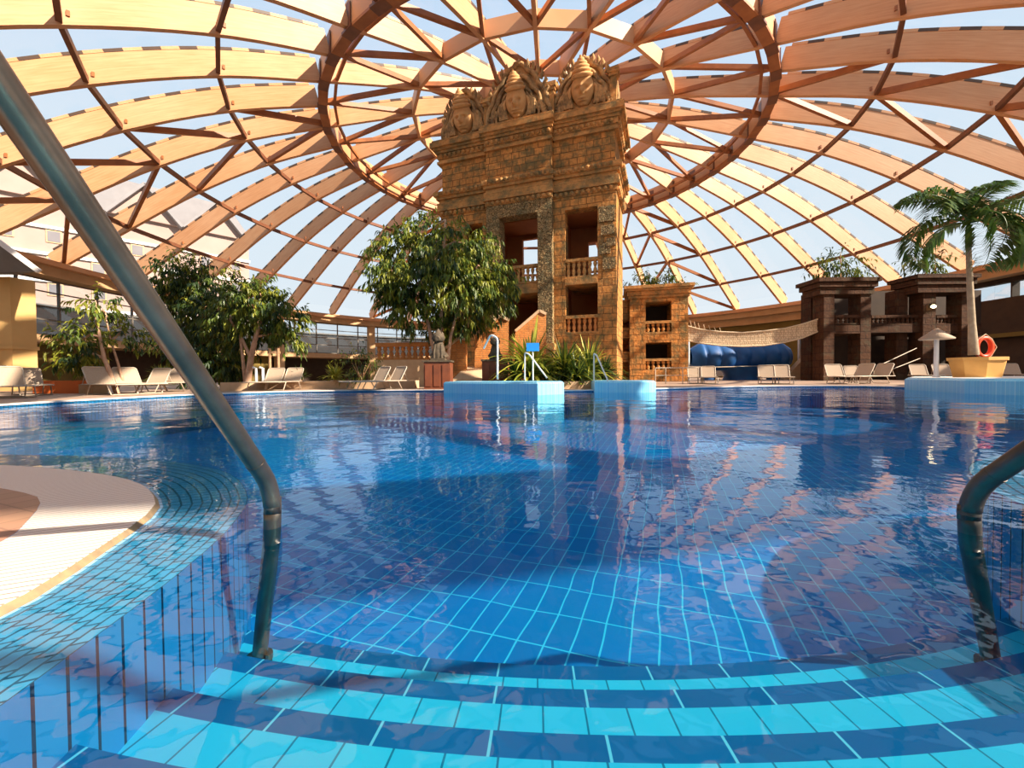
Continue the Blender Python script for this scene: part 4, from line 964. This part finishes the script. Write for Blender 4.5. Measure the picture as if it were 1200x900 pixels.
for (xa, ya, xb, yb) in ((1027, 430, 1074, 408), (1032, 438, 1078, 420)):
    mb = MB(); mb.tube([at(xa, ya, 22.6) - o, at(xb, yb, 24) - o], .024, 8); mb.build('stair_rail', M['loungeframe'], t)
def lamp_mat():
    t_ = NT('warm_lamp'); e_ = t_.n('ShaderNodeEmission'); e_.inputs[0].default_value = (1, .75, .4, 1); e_.inputs[1].default_value = 6; t_.l(e_.outputs[0], t_.out.inputs[0]); return t_.mat
M['lamp'] = lamp_mat()
p = at(1094, 359, 24.2); t2 = thing('wall_lamp', 'small lit warm wall lamp on the brown gate pillar', 'lamp', p)
mb = MB(); mb.lathe([(.03, -.12), (.12, -.06), (.13, .02), (.05, .1)], 10); mb.build('bulb', M['lamp'], t2)
mb = MB(); mb.box(-.06, .06, .08, .22, -.05, .12); mb.build('bracket', M['black'], t2)
roof_plants('roof_shrub', [(965, 318, 12, 7, 14), (985, 312, 18, 10, 30), (1005, 318, 10, 7, 14), (985, 298, 8, 6, 6)], 24.7, 'dark shrub growing on the roof of the brown gate, left block', .34)
roof_plants('roof_shrub', [(1085, 312, 14, 8, 22), (1072, 304, 14, 5, 6), (1096, 306, 10, 8, 14)], 25.0, 'dark shrub on the second brown roof behind the potted palm', .34)

# ------------------------------------------------------------------ palm, pot, life ring, mushroom post
D = 11.8
pc = at(1145, 438, D); pc.z = .36; S_ = D / F
t = thing('plant_pot', 'large yellow clay plant pot on the raised blue platform', 'pot', pc)
w0, w1, hp = 23 * S_, 27.5 * S_, 23 * S_
mb = MB(); N = 8
def oct_(r, z): return [Vector((r * math.cos(PI / 8 + k * PI / 4), r * .8 * math.sin(PI / 8 + k * PI / 4), z)) for k in range(8)]
mb.grid([oct_(w0, 0), oct_(w1 * .99, hp * .84)], 0, True, False); mb.poly(list(reversed(oct_(w0, 0)))); mb.build('body', M['pot'], t)
mb = MB(); mb.grid([oct_(w1 * 1.0, hp * .84), oct_(w1 * 1.06, hp * .84), oct_(w1 * 1.06, hp), oct_(w1 * .92, hp), oct_(w1 * .9, hp * .86)], 0, True, False); mb.build('rim', M['pot'], t)
mb = MB(); mb.poly(oct_(w1 * .94, hp * .88)); mb.build('soil', M['soil'], t)
tb = at(1141, 416, D); tc_ = at(1135, 262, D)
t = thing('palm_tree', 'feathery palm tree with slim pale trunk in the yellow clay pot', 'palm', tb); o = tb
mb = MB(); P = [tb, at(1139, 380, D), at(1136.5, 330, D), at(1135, 290, D)]
mb.tube([p - o for p in P], [.12, .085, .07, .06], 12); mb.build('trunk', M['bark_grey'], t)
mb = MB(); mb.tube([P[-1] - o, at(1135, 270, D) - o, tc_ - o], [.07, .07, .04], 12); mb.build('crownshaft', M['leafP'], t)
def frond(L, az, el, droop, label=None):
    mb = MB(); o2 = tc_ - o; pts = []; n = 20
    d = Vector((math.cos(az) * math.cos(el), math.sin(az) * math.cos(el), math.sin(el))); p = o2.copy(); h = Vector((math.cos(az), math.sin(az), 0)); a = el
    for k in range(n + 1):
        pts.append(p.copy()); p = p + (h * math.cos(a) + Vector((0, 0, math.sin(a)))) * (L / n); a -= droop / n * (1 + .6 * k / n)
    mb.tube(pts, [.028 * (1 - .8 * k / n) for k in range(n + 1)], 6, 0)
    sd = Vector((-math.sin(az), math.cos(az), 0))
    for k in range(3, n + 1):
        for q in range(3):
            f = k - 1 + q / 3
            if f > n: continue
            i0 = min(n - 1, int(f)); c = pts[i0].lerp(pts[i0 + 1], f - i0); tg = (pts[i0 + 1] - pts[i0]).normalized()
            ll = L * .30 * math.sin(PI * min(.97, .12 + .85 * f / n))**.6
            for s in (-1, 1):
                dd = sd * s * .9 + tg * .65 + Vector((0, 0, rnd.uniform(-.25, .45))); leaf(mb, c, dd, ll * 1.1, .07, 0 if rnd.random() < .7 else 1, Vector((0, 0, 1)), .35)
    mb.build('frond', [M['leafP'], M['leafB']], t)
for az, el, L, dr in ((178, 1.15, 2.2, 1.5), (170, .5, 2.1, 1.9), (200, .85, 2.1, 1.6), (25, 1.3, 2.1, 1.1), (-5, .75, 2.4, 1.0), (50, 1.2, 1.9, 1.2), (130, 1.25, 2.0, 1.2), (-65, .15, 2.2, 2.2), (-115, .1, 2.2, 2.2), (-35, .25, 2.1, 2.4), (-100, .5, 2.1, 2.6), (100, .4, 2, 2.0), (250, 1.1, 1.7, 1.4)):
    frond(L, math.radians(az), el, dr)
p = at(1153, 407, D + .1); t = thing('life_ring', 'orange red life ring hanging behind the clay pot beside the palm trunk', 'life ring', p); mb = MB(); r = 11 * S_
rows = []
for k in range(33):
    a = 2 * PI * k / 32; c = Vector((math.cos(a) * r * .8, .0, math.sin(a) * r)); rd = c.normalized()
    rows.append([c + (rd * math.cos(b * PI / 5) + Vector((0, 1, 0)) * math.sin(b * PI / 5)) * r * .24 for b in range(10)])
mb.grid(rows, 0, True, True); mb.build('float', M['ring'], t)
mb = MB()
for k in range(4):
    a = PI / 4 + k * PI / 2; a2 = a + PI / 2; mb.tube([(math.cos(a) * r, -.03, math.sin(a) * r * 1.25), (math.cos((a + a2) / 2) * r * 1.18, -.04, math.sin((a + a2) / 2) * r * 1.4), (math.cos(a2) * r, -.03, math.sin(a2) * r * 1.25)], .012, 5)
mb.build('rope', M['ropeplain'], t)
mb = MB(); mb.tube([(0, .12, .36 - p.z), (0, .12, r)], .03, 8); mb.build('stand', M['black'], t)
p = at(1097, 438, 12.2); p.z = .36; t = thing('mushroom_lamp', 'white post with a pale conical mushroom cap on the platform edge', 'lamp', p)
hh = at(1097, 385, 12.2).z - .36; s = 12.2 / F; ze = hh - 12 * s
mb = MB(); mb.lathe([(.085, 0), (.085, .03), (.06, .06), (.055, ze), (.055, ze + .05)], 14); mb.build('post', M['white'], t)
mb = MB(); mb.lathe([(15.5 * s, ze - .02), (15.8 * s, ze + .01), (3 * s, hh - .03), (1.2 * s, hh)], 20); mb.build('cap', M['sling'], t)

# ------------------------------------------------------------------ left pillar and canopy
a = at(-22, 440, 17); b = at(11.5, 326, 17)
t = thing('pillar', 'yellow rendered pillar at the left edge carrying a grey canopy', 'pillar', ((a.x + b.x) / 2, 17, .06)); w_ = b.x - a.x
mb = MB(); mb.box(-w_ / 2, w_ / 2, 0, .9, 0, b.z); mb.build('shaft', M['beige'], t)
mb = MB(); mb.box(-w_ / 2 - .05, w_ / 2 + .05, -.05, .95, 1.72, 1.86); mb.build('band', M['beige'], t)
mb = MB(); x = at(4, 431, 17).x - (a.x + b.x) / 2; z = at(4, 431, 17).z - .06; mb.box(x - .13, x + .13, -.03, 0, z - .1, z + .1); mb.build('wall_plate', M['black'], t)
t = thing('canopy', 'grey sloping canopy roof on the yellow pillar at the left edge', 'canopy', at(0, 320, 16.5)); o = Vector(t.location)
mb = MB(); P = [at(-60, 322, 16.5), at(46, 318, 16.0), at(-60, 240, 15.2)]
q = [at(-60, 322, 19.5), at(20, 322, 19.5), at(-60, 262, 19)]
mb.poly([p - o for p in P]); mb.poly([P[1] - o, P[0] - o, q[0] - o, q[1] - o]); mb.poly([P[0] - o, P[2] - o, q[2] - o, q[0] - o]); mb.poly([P[2] - o, P[1] - o, q[1] - o, q[2] - o]); mb.poly([q[0] - o, q[2] - o, q[1] - o])
mb.build('roof_panel', M['canopy'], t)
mb = MB(); mb.beam(P[2] - o, P[1] - o, .12, .16); mb.build('edge_trim', M['white'], t)
# orange low wall and small details at the left
mb = MB(); a = at(38, 452, 13.5); b = at(92, 446, 13.5); mb.box(0, b.x - a.x, 0, .4, 0, .42)
tag(mb.build('low_wall', M['orange_wall'], None, (a.x, 13.5, .06)), 'low orange wall behind the left loungers', 'wall')
mb = MB(); a = at(92, 452, 13.2); b = at(101, 446, 13.2); mb.box(0, b.x - a.x + .2, 0, .5, 0, .3)
tag(mb.build('wall_end', M['kerb'], None, (a.x, 13.2, .06)), 'short pale block at the right end of the low orange wall', 'wall')
t = thing('timber_stakes', 'pale wooden stake frame beside the pinkish tree trunk', 'frame', (at(321, 440, 16.2).x, 16.2, .3)); o = Vector(t.location)
for x in (316, 326):
    mb = MB(); p = at(x, 408, 16.2); mb.tube([(p.x - o.x, 0, 0), (p.x - o.x, 0, p.z - .3)], .05, 8); mb.build('stake', M['bark'], t)
mb = MB(); a = at(314, 413, 16.2); b = at(328, 413, 16.2); mb.beam(a - o, b - o, .06, .09); mb.build('crossbar', M['bark'], t)
t = thing('white_posts', 'two short white bent posts at the foot of the pinkish tree', 'post', (at(302, 446, 15.8).x, 15.8, .36)); o = Vector(t.location)
for x in (300, 308):
    mb = MB(); p = at(x, 430, 15.8); mb.tube([(p.x - o.x, 0, 0), (p.x - o.x, 0, p.z - .42), (p.x - o.x - .12, 0, p.z - .38)], .05, 8); mb.build('post', M['white'], t)

# ------------------------------------------------------------------ sun loungers
def make_lounger():
    t = thing('sun_lounger', '', 'sun lounger', (0, 0, 0), 0, 'beige sun loungers around the pool')
    W = .31; a = math.radians(58); bl = .60; y0 = .38
    by = lambda s: y0 + math.cos(a) * s; bz = lambda s: .31 + math.sin(a) * s
    mb = MB()
    for s in (-1, 1): mb.tube([(s * W, -1.02, .30), (s * W, -.5, .31), (s * W, y0 + .35, .31)], .017, 8)
    mb.tube([(-W, -1.02, .30), (W, -1.02, .30)], .017, 8); mb.build('frame', M['loungeframe'], t)
    mb = MB(); Y = [-1.0, -.6, -.2, .1, y0]; Zs = [.305, .298, .294, .296, .315]
    mb.grid([[(-W + .01, y, z), (0, y, z - .012), (W - .01, y, z)] for y, z in zip(Y, Zs)], 0, False, True)
    mb.grid([[(W - .01, y, z - .012), (0, y, z - .024), (-W + .01, y, z - .012)] for y, z in zip(Y, Zs)], 0, False, True); mb.build('seat', M['sling'], t)
    mb = MB(); rows = []
    for k in range(7):
        s = bl * k / 6; wk = (W - .01) * (1 - .06 * (k / 6)**4); rows.append([(-wk, by(s), bz(s)), (0, by(s) + .012, bz(s)), (wk, by(s), bz(s))])
    mb.grid(rows, 0, False, True); mb.grid([[(x, y + .014, z) for x, y, z in reversed(r)] for r in rows], 0, False, True)
    bk = mb.build('backrest', M['sling'], t)
    mb = MB(); c = .06; mb.tube([(-W, by(0), bz(0)), (-W, by(bl - c), bz(bl - c)), (-W + c * .4, by(bl - c * .3), bz(bl - c * .3)), (-W + c, by(bl), bz(bl)), (W - c, by(bl), bz(bl)), (W - c * .4, by(bl - c * .3), bz(bl - c * .3)), (W, by(bl - c), bz(bl - c)), (W, by(0), bz(0))], .017, 8); mb.build('back_frame', M['loungeframe'], bk)
    for y, sl in ((-.72, -.14), (.42, .14)):
        for s in (-1, 1):
            mb = MB(); mb.tube([(s * W, y - sl, .30), (s * W, y + sl * .2 + .0, .02), (s * W * .85, y + sl * .2, .017)], .016, 8); mb.build('leg', M['loungeframe'], t)
        mb = MB(); mb.tube([(-W * .85, y + sl * .2, .017), (W * .85, y + sl * .2, .017)], .016, 8); mb.build('leg_bar', M['loungeframe'], t)
    for s in (-1, 1):
        mb = MB(); mb.tube([(s * (W - .02), by(.36), bz(.36)), (s * (W - .02), y0 + .34, .31)], .012, 6); mb.build('back_strut', M['loungeframe'], t)
    return t
proto = make_lounger(); first = True
LG = [  # px x of backrest centre, px y of its foot on the deck, lounger yaw, label
 (8, 466, 8, 'beige sun lounger at the far left edge of the picture'),
 (32, 463, 8, 'beige sun lounger second from the left edge, partly behind the nearest one'),
 (117, 463, 24, 'beige sun lounger left of the thin leaning tree trunk'),
 (150, 461.5, 24, 'beige sun lounger right of the thin leaning tree trunk'),
 (186, 459.5, -40, 'beige sun lounger just left of the slanting handrail, backrest tilted right'),
 (208, 459, -40, 'beige sun lounger partly hidden by the slanting handrail'),
 (322, 457, -28, 'beige sun lounger in front of the wooden stakes, left of its pair'),
 (344, 456.8, -28, 'beige sun lounger before the low kerb, right of the pair below the pinkish tree'),
 (447, 456.3, -52, 'beige sun lounger below the terracotta balustrade, left of its pair'),
 (466, 456.3, -52, 'beige sun lounger next to the left rust red pedestal, right of its pair'),
 (814, 449.5, 4, 'beige sun lounger nearest the small orange tower, beyond the pool'),
 (830, 449.5, 4, 'beige sun lounger second from the small orange tower, beyond the pool'),
 (842, 444.5, 4, 'distant beige sun lounger at the left foot of the blue cover'),
 (876, 444.5, 2, 'distant beige sun lounger before the middle of the blue cover, left one'),
 (888, 444.5, 2, 'distant beige sun lounger before the middle of the blue cover, right one'),
 (898, 450, 6, 'larger beige sun lounger before the blue cover, left of its pair'),
 (915, 450, 6, 'larger beige sun lounger before the blue cover, right of its pair'),
 (925, 444.5, 6, 'distant beige sun lounger before the right end of the blue cover'),
 (936, 444.5, 6, 'distant beige sun lounger before the sloping stair flank'),
 (978, 449.6, 22, 'beige sun lounger leftmost of four before the brown gate'),
 (998, 447, 22, 'beige sun lounger second of four before the brown gate, set farther back'),
 (1012, 449.6, -35, 'beige sun lounger third of four before the brown gate, backrest tilted right'),
 (1034, 449.6, -35, 'beige sun lounger rightmost of four before the brown gate'),
 (706, 444.5, -30, 'striped pale sun lounger behind the narrow blue block, left one'),
 (716, 444.5, -30, 'striped pale sun lounger behind the narrow blue block, right one'),
]
for (x, y, yaw, lab) in LG:
    p = gr(x, y, .06); va = math.atan2(600 - x, F); p = p + Vector((math.cos(va), math.sin(va), 0)) * (.5 * math.sin(math.radians(yaw))); yaw = yaw + math.degrees(va)
    if first: proto.location = p; proto.rotation_euler = (0, 0, math.radians(yaw)); proto['label'] = lab; first = False
    else: dup(proto, p, math.radians(yaw), lab)
for (x, y, yaw, lab) in ((1083, 437.5, 22, 'beige sun lounger beyond the platform, left of the mushroom post'), (1110, 437.5, 22, 'beige sun lounger beyond the platform, between mushroom post and clay pot'), (1191, 436.5, 22, 'beige sun lounger beyond the platform at the right edge of the picture')):
    p = at(x, 438, 19.5); p.z = .06; yaw = yaw + math.degrees(math.atan2(600 - x, F)); dup(proto, p, math.radians(yaw), lab)

# repeats of one kind share a group phrase
GROUPS = {'strap_leaf_plant': 'strap leaved plants in the bed below the tower', 'roof_shrub': 'shrubs on the stone roofs', 'leafy_tree': 'leafy trees around the pool',
          'pool_block': 'light blue mosaic blocks at the far pool edge', 'grab_rail': 'white grab rails at the blue blocks', 'handrail': 'steel handrails at the steps',
          'stone_pedestal': 'rust red pedestals beside the stone path', 'guardian_statue': 'dark guardian statues beside the stone path', 'brick_stair_wall': 'brick stair walls before the tower',
          'hotel_building': 'hotel buildings beyond the dome'}
for ob in COL.objects:
    base = ob.name.split('.')[0]
    if ob.parent is None and base in GROUPS and 'category' in ob: ob['group'] = GROUPS[base]
